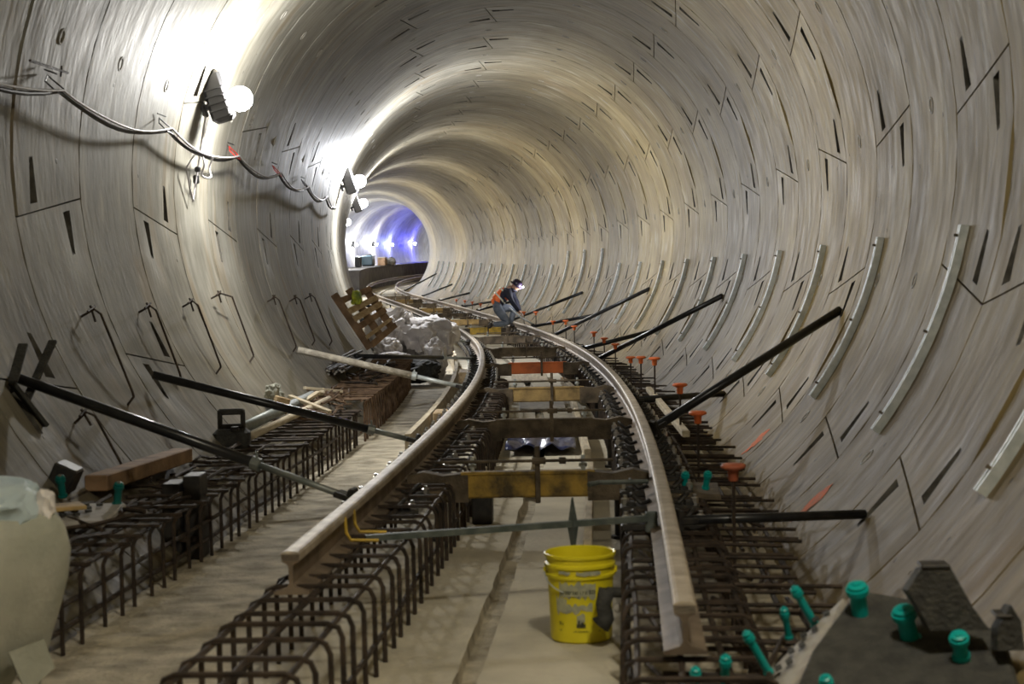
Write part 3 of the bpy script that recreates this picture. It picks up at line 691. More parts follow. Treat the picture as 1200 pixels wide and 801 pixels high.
# ------------------------------------------------------------------ hairpin rebars on the left wall
HK = [(10.55, -146.5, -139.0), (11.85, -160.2, -147.6), (13.4, -160.2, -148.8), (14.95, -160.6, -148.8), (16.3, -161.8, -149.3), (19.5, -160.4, -148.9), (21.3, -160.0, -149.0), (23.0, -160.2, -147.5)]
for k, (s_, a0, a1) in enumerate(HK):
    t = thing('bent_rebar', ['bent rebar hairpin low on the left wall below the nearest brace', 'bent rebar hairpin on the left wall above the nearest brace', 'bent rebar hairpin crossing a joint above the second left brace',
        'thin bent rebar hairpin, third above the left braces', 'wide bent rebar hairpin with an angled top on the left wall', 'bent rebar hairpin above the end of the spattered pipe',
        'bent rebar hairpin just behind the spattered pipe', 'bent rebar hairpin nearest the pallet boards'][k], 'bent rebar')
    mb = MB(); ds = .35 if k == 4 else 0
    mb.tube([PW(s_, a0, .0), PW(s_, a0-.3, .10), PW(s_+.04+ds, a0+.6, .12), PW(s_+.05+ds, a1-.5, .06), PW(s_+.05+ds, a1, .05), PW(s_-.02+ds, a1+.6, .0)], .009, 6); mb.build('bar', M_rust, t)
    mb = MB(); mb.tube([PW(s_-.06, a0-.2, .07), PW(s_+.09, a0-.8, .09)], .008, 5); mb.tube([PW(s_+.02, a0-1, .08), PW(s_+.03, a0+1.3, .07)], .008, 5); mb.build('tie_wire', M_rust, t)

# ------------------------------------------------------------------ sagging cables on the left wall
hang = [8.4, 11.6, 14.7, 17.85, 20.9, 23.9, 26.9, 29.9]
def cable(name, label, off, da, r, m, sag=2.3):
    pts = []
    for i in range(len(hang)-1):
        for k in range(10):
            u = k/10; s_ = hang[i]+(hang[i+1]-hang[i])*u; pts.append(PW(s_, 170.0+da+sag*(1-(2*u-1)**2)+.12*math.sin(s_*3+da*5), off))
    mb = MB(); mb.tube(pts, r, 7); o = mb.build(name, m, None, True); tag(o, label, 'cable')
cable('power_cable', 'thick black power cable sagging along the left wall', .11, 0, .016, M_cable)
cable('signal_cable', 'thin pale grey cable strapped over the black one on the left wall', .135, -.35, .009, M_cablew, 2.2)
for k, s_ in enumerate(hang[1:6]):
    t = thing('cable_hanger', ['wire loop hanger at the left end of the cables', 'wire loop hanger left of the nearest lamp', 'red-tied wire hanger just right of the nearest lamp',
          'second red-tied wire hanger along the cables', 'small wire hanger nearest the bend'][k], 'cable hanger')
    mb = MB(); pts = [PW(s_+.0, 168.2, .02), PW(s_-.19, 169.2, .07), PW(s_-.13, 170.2, .13), PW(s_+.10, 170.4, .13), PW(s_+.17, 169.3, .08), PW(s_+.0, 168.2, .02)]
    mb.tube(pts, .0055, 5); mb.build('loop', M_red if k in (2, 3) else M_cable, t)
    mb = MB(); mb.tube([PW(s_-.08, 167.6, .02), PW(s_+.09, 167.7, .05)], .006, 5); mb.build('pin', M_cable, t)
t = thing('steel_pin_rod', 'thin dark rod leaning on the left wall at the picture edge', 'rod')
mb = MB(); mb.tube([PW(10.3, 168.3, .32), PW(11.75, 167.2, .10)], .008, 6); mb.build('rod', M_rust, t); mb = MB(); mb.tube([PW(11.6, 166.6, .10), PW(11.62, 168.0, .10)], .006, 5); mb.build('cross_pin', M_rust, t)
t = thing('cable_coil', 'white cable looped and hanging below the nearest lamp', 'cable')
mb = MB(); pts = [PW(16.3+.22*math.sin(a), 173.9-2.2*math.cos(a), .13+.02*math.sin(3*a)) for a in np.linspace(0, 2*PI*2, 40)]; mb.tube(pts, .009, 6); mb.build('coil', M_cablew, t, True)
mb = MB(); mb.tube([PW(15.9, 172, .1), PW(15.75, 175, .06), PW(15.95, 178, .05), PW(16.1, 180.5, .05), PW(16.2, 178, .05), PW(16.25, 174.5, .06), PW(16.15, 165, .08)], .0085, 6); mb.build('lead', M_cablew, t, True)
mb = MB(); mb.box(PW(16.25, 176.5, .05), (.05, .05, .08), None, .01); mb.box(PW(16.2, 174.7, .07), (.05, .05, .05), None, .01); mb.build('connector', M_cable, t)

# ------------------------------------------------------------------ yellow bucket
bx_, by_, bz_ = P(7.80, .635, FH+.004)
t = thing('yellow_bucket', 'yellow plastic bucket with smeared printed label standing on the slab by the right rail', 'bucket', loc=(bx_, by_, bz_), rz=heading(7.8))
M_by = mat('yellow_plastic', (.72, .62, .012), .4, col2=(.82, .72, .025), scale=6)
mb = MB(); mb.lathe([(.001, .0), (.126, .0), (.133, .008), (.136, .14), (.142, .275), (.150, .277), (.151, .290), (.1435, .294), (.1445, .318), (.152, .320), (.152, .333), (.1455, .337), (.147, .362), (.154, .363), (.155, .375), (.150, .378), (.144, .374), (.139, .25), (.128, .02), (.001, .014)], (0, 0, 0), 48)
mb.build('pail', M_by, t, sharp=35)
def on_b(a, z, off=.0015):      # a: degrees from the face toward the camera, positive to the right
    r = .133+.0095*min(z, .275)/.275*1.0+off; q = math.radians(a-90); return (r*math.cos(q), r*math.sin(q), z)
def patch(mb, a0, a1, z0, z1, off, n=6, jag=0, seed=0):
    rnd = random.Random(seed); vs = []; fs = []
    for k in range(n+1):
        a = a0+(a1-a0)*k/n; vs.append(on_b(a, z0+rnd.uniform(-jag, jag), off)); vs.append(on_b(a, z1+rnd.uniform(-jag, jag), off))
    for k in range(n): fs.append((2*k, 2*k+2, 2*k+3, 2*k+1))
    mb.add(vs, fs)
M_smear = mat('grout_smear', (.30, .31, .24), .8, col2=(.46, .46, .30), scale=30)
M_print = mat('black_print', (.02, .022, .015), .6, col2=(.09, .09, .03), scale=60)
mb = MB(); patch(mb, -38, 28, .20, .262, .0015, 14, .012, 1); patch(mb, -46, -24, .13, .20, .0014, 6, .012, 2); patch(mb, -24, 22, .138, .17, .0014, 9, .012, 3); patch(mb, -6, 8, .09, .13, .0012, 4, .008, 4)
patch(mb, -35, -15, .30, .312, .012, 4, .004, 5); patch(mb, -5, 35, .297, .312, .012, 6, .004, 6); mb.build('grout_smear', M_smear, t)
def glyphs(mb, text, a0, z, h, da):
    "small strokes following the pail, one cell per character"
    S = {'I': '|', 'L': '|_', 'T': '|-', 'o': 'o', 'F': '|-', 'm': '|||', 'r': '|-', 'a': 'o|', 'e': 'o-', 'l': '|', 'x': 'x', 'f': '|-', 'g': 'o|', 'i': '|', 't': '|-', 'u': '||_', 'n': '||-', '0': 'o', '1': '|', 's': 's', 'p': '|o'}
    a = a0
    for ch in text:
        if ch != ' ':
            st_ = S.get(ch, '|'); w_ = da*.36
            if '|' in st_ or 'o' in st_: patch(mb, a, a+da*.22, z, z+h, .003, 1)
            if 'o' in st_ or '||' in st_ or 'x' in st_: patch(mb, a+da*.5, a+da*.72, z, z+h, .003, 1)
            if '-' in st_ or 'o' in st_: patch(mb, a, a+da*.72, z+h*.78, z+h, .003, 1)
            if '_' in st_ or 'o' in st_ or 's' in st_: patch(mb, a, a+da*.72, z, z+h*.2, .003, 1)
            if 's' in st_ or 'x' in st_: patch(mb, a, a+da*.72, z+h*.4, z+h*.6, .003, 1)
        a += da
mb = MB(); glyphs(mb, 'lrographite', -34, .215, .013, 4.3); glyphs(mb, '001', 16, .216, .017, 5.0); glyphs(mb, 'sorentegl msre', -20, .200, .006, 2.4)
patch(mb, -7, 9, .072, .088, .003, 5); patch(mb, -4, -1, .088, .104, .003, 1); patch(mb, 1, 6, .086, .094, .003, 1); glyphs(mb, 'setagnouns', -13, .052, .006, 2.9); glyphs(mb, 'os', -40, .082, .014, 5); glyphs(mb, 'xi', -41, .055, .007, 4); glyphs(mb, 's', 34, .052, .008, 5)
mb.build('printed_label', M_print, t)
mb = MB(); pts = [(-.156*math.cos(a), -.156*math.sin(a)*.95, .300-.085*math.sin(a)) for a in np.linspace(-.35, PI*.35, 16)]
mb.tube(pts, .003, 6); mb.tube([(.157*math.cos(a), -.157*math.sin(a)*.2, .30) for a in (0, .1)], .003, 5); mb.build('bail_handle', M_galv, t)
mb = MB(); mb.box((-.152, .0, .30), (.014, .03, .03), None, .004); mb.box((.152, 0, .30), (.014, .03, .03), None, .004); mb.build('handle_ear', M_by, t)
# black elbow lying against the bucket
t = thing('pipe_elbow', 'black elbow fitting with a pale core lying between yellow bucket and rebar', 'pipe fitting')
mb = MB(); mb.tube([P(7.58, .75, -2.10), P(7.58, .735, -2.16), P(7.58, .745, -2.22), P(7.58, .72, -2.25)], [.036, .034, .036, .045], 10); mb.tube([P(7.58, .75, -2.11), P(7.6, .86, -2.12)], .022, 8); mb.build('elbow', M_rubber, t, True)
mb = MB(); mb.lathe([(.001, .004), (.017, .003), (.018, 0)], P(7.545, .795, -2.175), 12, Matrix.Rotation(PI/2, 3, 'X')); mb.tube([P(7.60, .795, -2.175), P(7.55, .795, -2.175)], .016, 10); mb.build('core', M_perf, t, True)

# ------------------------------------------------------------------ loose fastener plates with teal anchors, lower right and left
def anchor(mbt, a, b, r, head=1.4):
    a = Vector(a); b = Vector(b); d = (a-b).normalized()
    mbt.tube([b, b+d*.01, b+d*.011, a-d*.03, a-d*.0295, a-d*.012, a-d*.0115, a, a+d*.004], [r*1.3, r*1.3, r, r, r*head, r*head, r*1.15, r*1.15, r*.7], 14)
def slab_thing(label, corners, thick, matr, name='fastener_plate', cat='steel plate', down=None):
    t = thing(name, label, cat); c = [Vector(P(*q)) for q in corners]; n = (c[1]-c[0]).cross(c[-1]-c[0]).normalized()
    if n.z < 0: n = -n
    cen = sum(c, Vector())/len(c); vs = []; k = len(c)
    for z, sh in ((0, .96), (-.012, 1.0), (-thick, 1.0)):
        for q in c: vs.append(cen+(q-cen)*sh+n*z)
    fs = [tuple(range(k)), tuple(range(3*k-1, 2*k-1, -1))]
    for a in range(2):
        for i in range(k): fs.append((a*k+i, (a+1)*k+i, (a+1)*k+(i+1) % k, a*k+(i+1) % k))
    mb = MB(); mb.add(vs, fs); o = mb.build('plate', matr, t); return t, cen, n
t, cen, n_ = slab_thing('large dark plate with teal anchors in the bottom right corner', [(5.35, 1.27, -2.16), (5.75, 1.42, -1.98), (6.05, 1.60, -1.84), (5.95, 1.83, -1.87), (5.75, 2.02, -1.93), (5.3, 2.0, -2.1)], .10, M_rubber)
ANC = [(5.90, 1.578, -1.801, 1.596, -1.924, .027), (5.75, 1.703, -1.853, 1.731, -1.962, .029), (5.60, 1.848, -1.906, 1.863, -1.985, .022), (5.40, 1.421, -1.991, 1.440, -2.07, .016)]
def put_anchor(par, s_, l1, h1, l2, h2, r, m_=M_teal):
    mb = MB(); anchor(mb, P(s_-.02, l1, h1), P(s_+.02, l2, h2), r); mb.build('anchor_insert', m_, par, sharp=40)
    mb = MB(); d = Vector(P(s_-.02, l1, h1))-Vector(P(s_+.02, l2, h2)); mb.tube([Vector(P(s_-.02, l1, h1)), Vector(P(s_-.02, l1, h1))+d.normalized()*.008], r*.55, 8); mb.build('anchor_thread', M_boltw if m_ is M_teald else M_teal, par)
for s_, l1, h1, l2, h2, w_ in ANC: put_anchor(t, s_, l1, h1, l2, h2, w_)
t, cen, n_ = slab_thing('paler perforated plate with slanting teal anchors beside the large dark plate', [(5.45, 1.16, -2.14), (5.9, 1.28, -2.10), (6.2, 1.50, -1.965), (6.15, 1.57, -1.885), (5.75, 1.44, -1.99), (5.5, 1.27, -2.10)], .05, M_perf)
for s_, l1, h1, l2, h2, w_ in [(5.70, 1.209, -1.915, 1.282, -2.051, .013), (6.10, 1.396, -1.844, 1.471, -1.981, .014), (6.15, 1.365, -1.923, 1.385, -2.03, .012)]: put_anchor(t, s_, l1, h1, l2, h2, w_)
for a in range(4):
    for b in range(2):
        mb = MB(); q = Vector(P(5.78+a*.10, 1.315+a*.05+b*.035, -2.058+a*.033+b*.02)); mb.box(q+Vector((0, -.004, .012)), (.022, .05, .006), Matrix.Rotation(-.5, 3, 'Y'), .001); mb.build('slot', M_rubber, t)
t, cen, n_ = slab_thing('small dark plate with two upright teal anchors at the bottom edge by the rail end', [(5.3, 1.0, -2.12), (5.75, 1.0, -2.12), (5.75, 1.2, -2.12), (5.3, 1.2, -2.12)], .03, M_rubber)
for s_, l1, h1, l2, h2, w_ in [(5.60, 1.139, -1.969, 1.135, -2.10, .014), (5.60, 1.046, -2.006, 1.045, -2.11, .013)]: put_anchor(t, s_, l1, h1, l2, h2, w_)
t, cen, n_ = slab_thing('small plate with two teal anchors on the rebar mat below the nearest brown-orange cap', [(10.2, 1.08, -2.02), (10.9, 1.08, -2.02), (10.8, 1.40, -2.02), (10.2, 1.38, -2.02)], .03, M_brown)
for s_, l1, h1, l2, h2, w_ in [(10.4, 1.19, -1.915, 1.185, -2.01, .018), (10.4, 1.32, -1.915, 1.305, -2.01, .018)]: put_anchor(t, s_, l1, h1, l2, h2, w_)
t, cen, n_ = slab_thing('perforated plate with a dark teal anchor on the near left cage', [(8.7, -2.12, -1.93), (9.25, -2.16, -1.90), (9.3, -1.76, -1.91), (8.8, -1.74, -1.94)], .03, M_perf)
put_anchor(t, 9.25, -1.775, -1.80, -1.80, -1.915, .020, M_teald)
for a in range(4):
    for b in range(3):
        mb = MB(); q = Vector(P(8.86+a*.10, -2.03+b*.07+(a % 2)*.03, -1.92+a*.004)); mb.lathe([(.001, .012), (.018, .012), (.018, .0)], q+Vector((0, 0, .002)), 8); mb.build('hole', M_rubber, t)
t = thing('anchor_block', 'black tilted block with a dark teal anchor behind the pale sheet', 'steel block')
mb = MB(); mb.box(P(9.6, -2.17, -1.80), (.13, .16, .14), Matrix.Rotation(.45, 3, 'Y'), .01); mb.build('block', M_clip, t); put_anchor(t, 9.35, -2.115, -1.77, -2.115, -1.88, .020, M_teald)
t = thing('flat_board', 'short tan board lying across the near left cage', 'board', loc=P(8.9, -2.04, -1.885), rz=.5)
mb = MB(); mb.box((0, 0, 0), (.34, .16, .022), None, .004); mb.build('board', M_tan, t)
# dark brackets against the lower right wall
for k, (pts_, lab) in enumerate((([(5.62, 1.70, -1.775), (5.62, 1.745, -1.705), (5.62, 1.83, -1.70), (5.62, 1.90, -1.83), (5.62, 1.95, -1.90), (5.62, 1.77, -1.90), (5.62, 1.73, -1.82)], 'black bent bracket standing behind the large dark plate'),
        ([(5.55, 1.96, -1.88), (5.55, 2.0, -1.81), (5.55, 2.03, -1.86), (5.55, 2.04, -1.95), (5.55, 1.96, -1.95)], 'small black bracket tip at the right edge of the dark plates'))):
    t = thing('steel_bracket', lab, 'steel bracket'); mb = MB(); n = len(pts_); vs = [P(*q) for q in pts_]+[P(q[0]+.08, q[1]-.005, q[2]-.01) for q in pts_]
    mb.add(vs, [tuple(range(n)), tuple(range(2*n-1, n-1, -1))]+[(i, n+i, n+(i+1) % n, (i+1) % n) for i in range(n)]); mb.build('web', M_rubber, t)
    mb = MB(); a, b = (pts_[1], pts_[2]) if k == 0 else (pts_[0], pts_[1]); mb.box((Vector(P(*a))+Vector(P(*b)))/2+Vector((0, .04, 0)), (.09 if k == 0 else .05, .09, .010), None, .003); mb.build('flange', M_clip, t)

# ------------------------------------------------------------------ crumpled bags and sheets
def crumple(name, c, size, seed, matr, parent, amp=.22, sub=5, rot=0, flat=None):
    import bmesh
    bm = bmesh.new(); bmesh.ops.create_icosphere(bm, subdivisions=sub, radius=1)
    M = Matrix.Rotation(rot, 3, 'Z')
    for v in bm.verts:
        p = v.co.copy(); q = p*1.7+Vector((seed*7.1, seed*3.3, 0))
        w_ = q+Vector((noise.noise(q*1.3), noise.noise(q*1.3+Vector((9, 0, 0))), noise.noise(q*1.3+Vector((0, 9, 0)))))*.6
        rg = lambda f: 1-abs(noise.noise(Vector((w_.x*f, w_.y*f*1.4, w_.z*f*.8))))*2.2
        d = 1+amp*(noise.noise(q)*1.1)+amp*.8*(rg(.9)-.5)+amp*.28*(rg(2.0)-.5)+amp*.07*(rg(4.5)-.5)
        p = p*d; p = Vector((math.copysign(abs(p.x)**.8, p.x), math.copysign(abs(p.y)**.8, p.y), math.copysign(abs(p.z)**.8, p.z)))
        v.co = M @ Vector((p.x*size[0], p.y*size[1], p.z*size[2]))
    me = bpy.data.meshes.new(name); bm.to_mesh(me); bm.free(); me.materials.append(matr); me.set_sharp_from_angle(angle=.32)
    for pl in me.polygons: pl.use_smooth = True
    o = bpy.data.objects.new(name, me); C.objects.link(o); o.location = c
    if parent: o.parent = parent
    return o
def bag(label, s_, l, h, size, seed, matr=M_bag, amp=.28, cat='bag', name='crumpled_bag', rot=0.0, sub=5):
    o = crumple(name, P(s_, l, h), size, seed, matr, None, amp, sub, heading(s_)+rot); return tag(o, label, cat)
bag('pale crumpled sack with a pointed top beside the pallet boards', 29.6, -1.92, -1.60, (.36, .55, .36), 2, amp=.42)
bag('pale crumpled sack slumped against the edge form, right of the pointed one', 29.6, -1.30, -1.72, (.42, .75, .36), 5, amp=.42)
bag('small pale knotted sack in front of the pointed one', 28.3, -1.92, -1.82, (.20, .30, .15), 8)
bag('pale sack end drooping to the slab beside the edge form', 27.8, -1.17, -1.98, (.17, .35, .28), 11)
bag('pale folded sheet below the pointed sack', 27.5, -1.83, -2.0, (.30, .40, .13), 14)
bag('dark crumpled rags beneath the pale sacks', 27.2, -1.45, -2.12, (.32, .4, .18), 17, M_rubber, cat='rags', name='rag_heap')
bag('white knotted cloth on the left wall foot beside a wood block', 15.9, -2.12, -1.76, (.07, .12, .10), 21, M_bagn, .35, 'cloth', 'knotted_cloth')
t = thing('wood_block', 'square cut wood block standing beside white knotted cloth', 'wood block', loc=P(15.7, -2.03, -1.83), rz=.4)
mb = MB(); mb.box((0, 0, .0), (.12, .13, .14), Matrix.Rotation(.3, 3, 'Y'), .008); mb.build('block', M_wood, t)
# offcuts near it
for k, (s_, l, a) in enumerate(((17.2, -2.05, .5), (16.6, -1.95, -.4), (17.8, -1.95, .2), (16.2, -1.85, 1.0), (18.4, -2.0, -.7))):
    t = thing('wood_offcut', ['pale stick leaning among brown rods, farthest of the offcuts but one', 'pale flat offcut among the brown rods', 'thin offcut nearest the rod bundle', 'short offcut nearest the wood block', 'pale offcut leaning on the left wall foot'][k], 'wood offcut', loc=P(s_, l, -1.86), rz=a)
    mb = MB(); mb.box((0, 0, 0), (.05, .5, .03), Matrix.Rotation(.25 if k % 2 else -.15, 3, 'X'), .004); mb.build('stick', M_woodl, t)
# two pale round poles lying on the left cage
for k, (a, b) in enumerate((((13.9, -2.07, -1.90), (17.1, -1.95, -1.84)), ((13.6, -1.93, -1.93), (17.2, -1.80, -1.88)))):
    t = thing('grey_pole', ['thick grey pole lying beside the black canister', 'paler pole lying just right of the thick grey one'][k], 'pole'); mb = MB(); mb.tube([P(*a), P(*b)], .045 if k == 0 else .03, 10); mb.build('pole', M_pipegrey if k == 0 else M_woodl, t, True)
# black canister with a top window handle
t = thing('black_canister', 'black canister with a windowed handle standing on the left cage', 'canister', loc=P(13.4, -2.03, -2.0), rz=heading(13)+.1)
mb = MB(); mb.box((.0, 0, .075), (.27, .18, .15), None, .03); mb.build('body', M_rubber, t)
mb = MB()
for c, sz in (((-.085, 0, .21), (.035, .05, .15)), ((.085, 0, .21), (.035, .05, .15)), ((0, 0, .275), (.20, .05, .045)), ((0, 0, .165), (.20, .05, .04))): mb.box(c, sz, None, .012)
mb.build('handle', M_rubber, t); mb = MB(); mb.lathe([(.03, 0), (.03, .03), (.001, .03)], (.03, -.08, .14), 12, cap=True); mb.build('cap', M_clip, t)
# black form box in the near left cage
t = thing('black_form_box', 'tall black box standing inside the near left rebar cage', 'box', loc=P(10.3, -1.69, FH), rz=heading(10))
mb = MB(); mb.box((-.055, 0, .22), (.10, .22, .44), None, .006); mb.box((.06, .02, .24), (.10, .2, .48), None, .006); mb.build('box_shell', M_clip, t); mb = MB(); mb.box((.0, -.10, .12), (.21, .02, .03), None, .003); mb.build('band', M_rust, t)
# pale sack / felt sheet at the lower left corner
def drape():
    t = thing('felt_wrapped_sack', 'large pale felt-wrapped sack out of focus at the lower left edge', 'sack')
    cx, cy, cz = P(6.5, -1.56, -1.85); n = 64
    rows = [(-.34, .20), (-.27, .25), (-.20, .27), (-.10, .30), (.0, .325), (.10, .335), (.18, .32), (.235, .295), (.245, .27)]
    mb = MB(); vs = []; fs = []
    for i, (z, r) in enumerate(rows):
        for k in range(n):
            a = 2*PI*k/n; f = 1+.05*math.sin(5*a+i*.25)+.04*noise.noise(Vector((math.cos(a)*2, math.sin(a)*2, z*3)))
            zz = z-(.10*max(0, math.sin(3*a+.8))+.04*math.sin(7*a) if i == 0 else 0)
            vs.append((cx+r*f*math.cos(a), cy+r*f*math.sin(a), cz+zz))
    for i in range(len(rows)-1):
        for k in range(n): fs.append((i*n+k, i*n+(k+1) % n, (i+1)*n+(k+1) % n, (i+1)*n+k))
    mb.add(vs, fs); mb.build('felt_wrap', M_bagn, t, True)
    mb = MB(); mb.add([(cx+.20, cy-.24, cz-.22), (cx+.29, cy-.12, cz-.20), (cx+.32, cy-.10, cz-.31), (cx+.25, cy-.22, cz-.37)], [(0, 1, 2, 3)]); o = mb.build('loose_corner', M_bagn, t); md = o.modifiers.new('s', 'SOLIDIFY'); md.thickness = .006
    crumple('film_top', (cx+.0, cy, cz+.25), (.27, .26, .12), 31, M_bagb, t, .12)
    crumple('film_knot', (cx+.285, cy-.02, cz+.27), (.035, .04, .06), 33, M_bag, t, .3, 3)
drape()

# ------------------------------------------------------------------ broken pallet leaning on the left wall
t = thing('wooden_pallet', 'broken wooden pallet leaning on the left wall beside the pale sacks', 'pallet')
def WQ(u, v, off):   # u 0..1 down the wall, v along the tunnel
    a = -159.5+(u*18.0); sv = 26.2+v*.75; iw = v*.36; p0 = Vector(PW(sv, -159.8, .06+iw)); p1 = Vector(PW(sv, -140.5, .10+iw)); d = (p1-p0); nrm = Vector(P(26.2+v, 0, 0))-(p0+p1)/2
    nrm.z = abs(nrm.z); nrm = (nrm-d.normalized()*nrm.dot(d.normalized())).normalized(); return p0+d*u+nrm*off
def board(mb, u0, u1, v0, v1, o0, th):
    c = [WQ(u0, v0, o0), WQ(u1, v0, o0), WQ(u1, v1, o0), WQ(u0, v1, o0)]; e = [WQ(u0, v0, o0+th), WQ(u1, v0, o0+th), WQ(u1, v1, o0+th), WQ(u0, v1, o0+th)]
    mb.add(c+e, [(0, 1, 2, 3), (7, 6, 5, 4), (0, 4, 5, 1), (1, 5, 6, 2), (2, 6, 7, 3), (3, 7, 4, 0)])
for v in (0, .55, 1.08):
    mb = MB(); board(mb, 0.0 if v < 1 else .1, 1.0, v, v+.06, .0, .09); mb.build('stringer', M_woodd, t)
for k, u in enumerate((.10, .30, .44, .58, .80, .92)):
    mb = MB(); board(mb, u, u+(.10 if k != 4 else .06), .0, 1.14, .092, .02); mb.build('deck_board', M_wood if k in (1, 2, 4) else M_woodd, t)
o = crumple('hi_vis_rag', WQ(.22, .35, .16), (.07, .16, .11), 41, mat('yellow_green_rag', (.55, .62, .05), .6, col2=(.12, .2, .08), scale=8), None, .3, 3); tag(o, 'small yellow-green rag on the broken pallet', 'rag')

# ------------------------------------------------------------------ plant on the raised walkway far down the tunnel
t = thing('site_generator', 'blue-grey boxed machine on the far raised walkway', 'machine', loc=P(116.5, -1.9, -1.05), rz=heading(116))
mb = MB(); mb.box((0, 0, .38), (.7, 1.4, .6), None, .04); mb.build('body', mat('blue_grey_enamel', (.12, .2, .26), .4), t); mb = MB(); mb.box((0, 0, .04), (.6, 1.2, .08), None, .01); mb.box((0, 0, .72), (.4, .6, .08), None, .02); mb.build('frame', M_clip, t)
t = thing('tool_chest', 'dark chest at the left end of the far raised walkway', 'chest', loc=P(114, -2.2, -1.05), rz=heading(114))
mb = MB(); mb.box((0, 0, .3), (.35, .7, .6), None, .03); mb.build('body', M_clip, t); mb = MB(); mb.box((0, 0, .62), (.36, .72, .05), None, .01); mb.build('lid', M_galv, t)
t = thing('supply_crate', 'brown crate with a pale top on the far raised walkway', 'crate', loc=P(119, -1.35, -1.05), rz=heading(119))
mb = MB(); mb.box((0, 0, .25), (.5, .9, .5), None, .02); mb.build('body', M_woodd, t); mb = MB(); mb.box((0, 0, .52), (.52, .92, .04), None, .01); mb.build('lid', M_woodl, t)
bag('pale sack on the far raised walkway, right of the brown crate', 121, -1.15, -.83, (.35, .5, .26), 51, M_perf)

# ------------------------------------------------------------------ crouching worker
WS = 40.3
wk = thing('person', 'person in orange vest and dark hard hat with lit headlamp crouching over the right rail', 'person', loc=P(WS, .60, -1.915), rz=heading(WS))
def skin(name, chains, matr, parent, sub=2, root=0):
    "chains: list of lists of ((x,y,z), r); a point given as an int reuses an earlier vertex"
    vs = []; rs = []; es = []
    for ch in chains:
        prev = None
        for it in ch:
            if isinstance(it, int): i = it
            else:
                vs.append(it[0]); rs.append(it[1]); i = len(vs)-1
            if prev is not None: es.append((prev, i))
            prev = i
    me = bpy.data.meshes.new(name); me.from_pydata(vs, es, []); me.materials.append(matr)
    o = bpy.data.objects.new(name, me); C.objects.link(o); o.parent = parent
    md = o.modifiers.new('skin', 'SKIN'); md.use_smooth_shade = True
    if not me.skin_vertices: 
        bpy.context.view_layer.update()
    for i, r in enumerate(rs):
        sv = me.skin_vertices[0].data[i]; sv.radius = (r, r); sv.use_root = (i == root)
    s_ = o.modifiers.new('sub', 'SUBSURF'); s_.levels = sub; s_.render_levels = sub
    return o
M_skin = mat('skin', (.42, .25, .17), .5); M_navy = mat('navy_sleeve', (.016, .018, .035), .8); M_jean = mat('grey_blue_denim', (.10, .12, .15), .9, col2=(.17, .19, .22), scale=12)
M_vest = mat('orange_vest', (1.0, .20, .04), .6); M_vest.node_tree.nodes['Principled BSDF'].inputs['Emission Strength'].default_value = 0
M_hat = mat('dark_hard_hat', (.03, .02, .045), .3); M_boot = mat('work_boot', (.03, .024, .02), .7); M_glove = mat('pale_work_glove', (.50, .42, .36), .8); M_refl = mat('reflective_band', (.75, .75, .6), .4)
# joints (x to the right, y down-tunnel, z up)
PEL = (-.17, .0, .50); SP1 = (-.08, 0, .62); SP2 = (.03, 0, .76); NK_ = (.13, 0, .90); HD = (.26, -.02, .96)
SHn = (.06, -.19, .82); ELn = (.17, -.24, .57); HAn = (.31, -.14, .37)
SHf = (.17, .17, .83); ELf = (.30, .22, .58); HAf = (.36, .05, .35)
HPn = (-.17, -.12, .48); KNn = (.08, -.17, .12); ANn = (-.27, -.16, .10)
HPf = (-.14, .12, .47); KNf = (.24, .16, .40); ANf = (.14, .16, .06)
body = [[(PEL, .09), (SP1, .09), (SP2, .10), (NK_, .05), ((.20, -.01, .925), .045)],
        [2, (SHn, .05), (ELn, .04), (HAn, .032), ((.34, -.12, .33), .034)], [2, (SHf, .05), (ELf, .04), (HAf, .032), ((.38, .03, .30), .034)],
        [0, (HPn, .07), (KNn, .05), (ANn, .04)], [0, (HPf, .07), (KNf, .05), (ANf, .04)]]
for (hx, hy, hz), i0 in (((.34, -.12, .33), 8), ((.38, .03, .30), 12)):
    pass
skin('body', body, M_skin, wk)
for nm, (hx, hy, hz), sg in (('hand', (.34, -.12, .33), 1), ('hand', (.38, .03, .30), -1)):
    ch = [[((hx, hy, hz), .034), ((hx+.035, hy, hz-.045), .032)]]
    for f in range(4):
        o_ = (f-1.5)*.020; ch.append([1, ((hx+.045, hy+o_, hz-.085), .010), ((hx+.05-.01*f*.3, hy+o_, hz-.115+.004*abs(f-1)), .0095), ((hx+.028, hy+o_, hz-.135+.004*abs(f-1)), .0085)])
    ch.append([0, ((hx+.035, hy+sg*.042, hz-.02), .011), ((hx+.055, hy+sg*.045, hz-.055), .0095)])
    skin(nm, ch, M_glove, wk, 1)
skin('jacket', [[((-.15, 0, .54), .135), (SP1, .14), (SP2, .15), ((.10, 0, .86), .075)], [2, (SHn, .080), ((.115, -.225, .69), .066), (ELn, .058), ((.25, -.19, .46), .050), (HAn, .045)], [2, (SHf, .080), ((.235, .20, .70), .066), (ELf, .058), ((.335, .12, .45), .050), (HAf, .045)]], M_navy, wk)
skin('trousers', [[((-.19, 0, .50), .150), ((-.14, 0, .56), .14)], [0, (HPn, .125), ((-.06, -.15, .30), .105), (KNn, .085), ((-.10, -.165, .10), .07), ((-.27, -.16, .10), .055)], [0, (HPf, .12), ((.06, .15, .44), .095), (KNf, .085), ((.18, .16, .22), .068), (ANf, .06)]], M_jean, wk)
skin('vest', [[((-.21, 0, .585), .145), ((-.12, 0, .65), .155), ((-.03, 0, .72), .165), ((.05, 0, .785), .168), ((.10, 0, .83), .11)]], M_vest, wk)
skin('vest_tail', [[((-.28, -.02, .565), .085), ((-.19, -.02, .60), .11)]], M_vest, wk)
mb = MB()
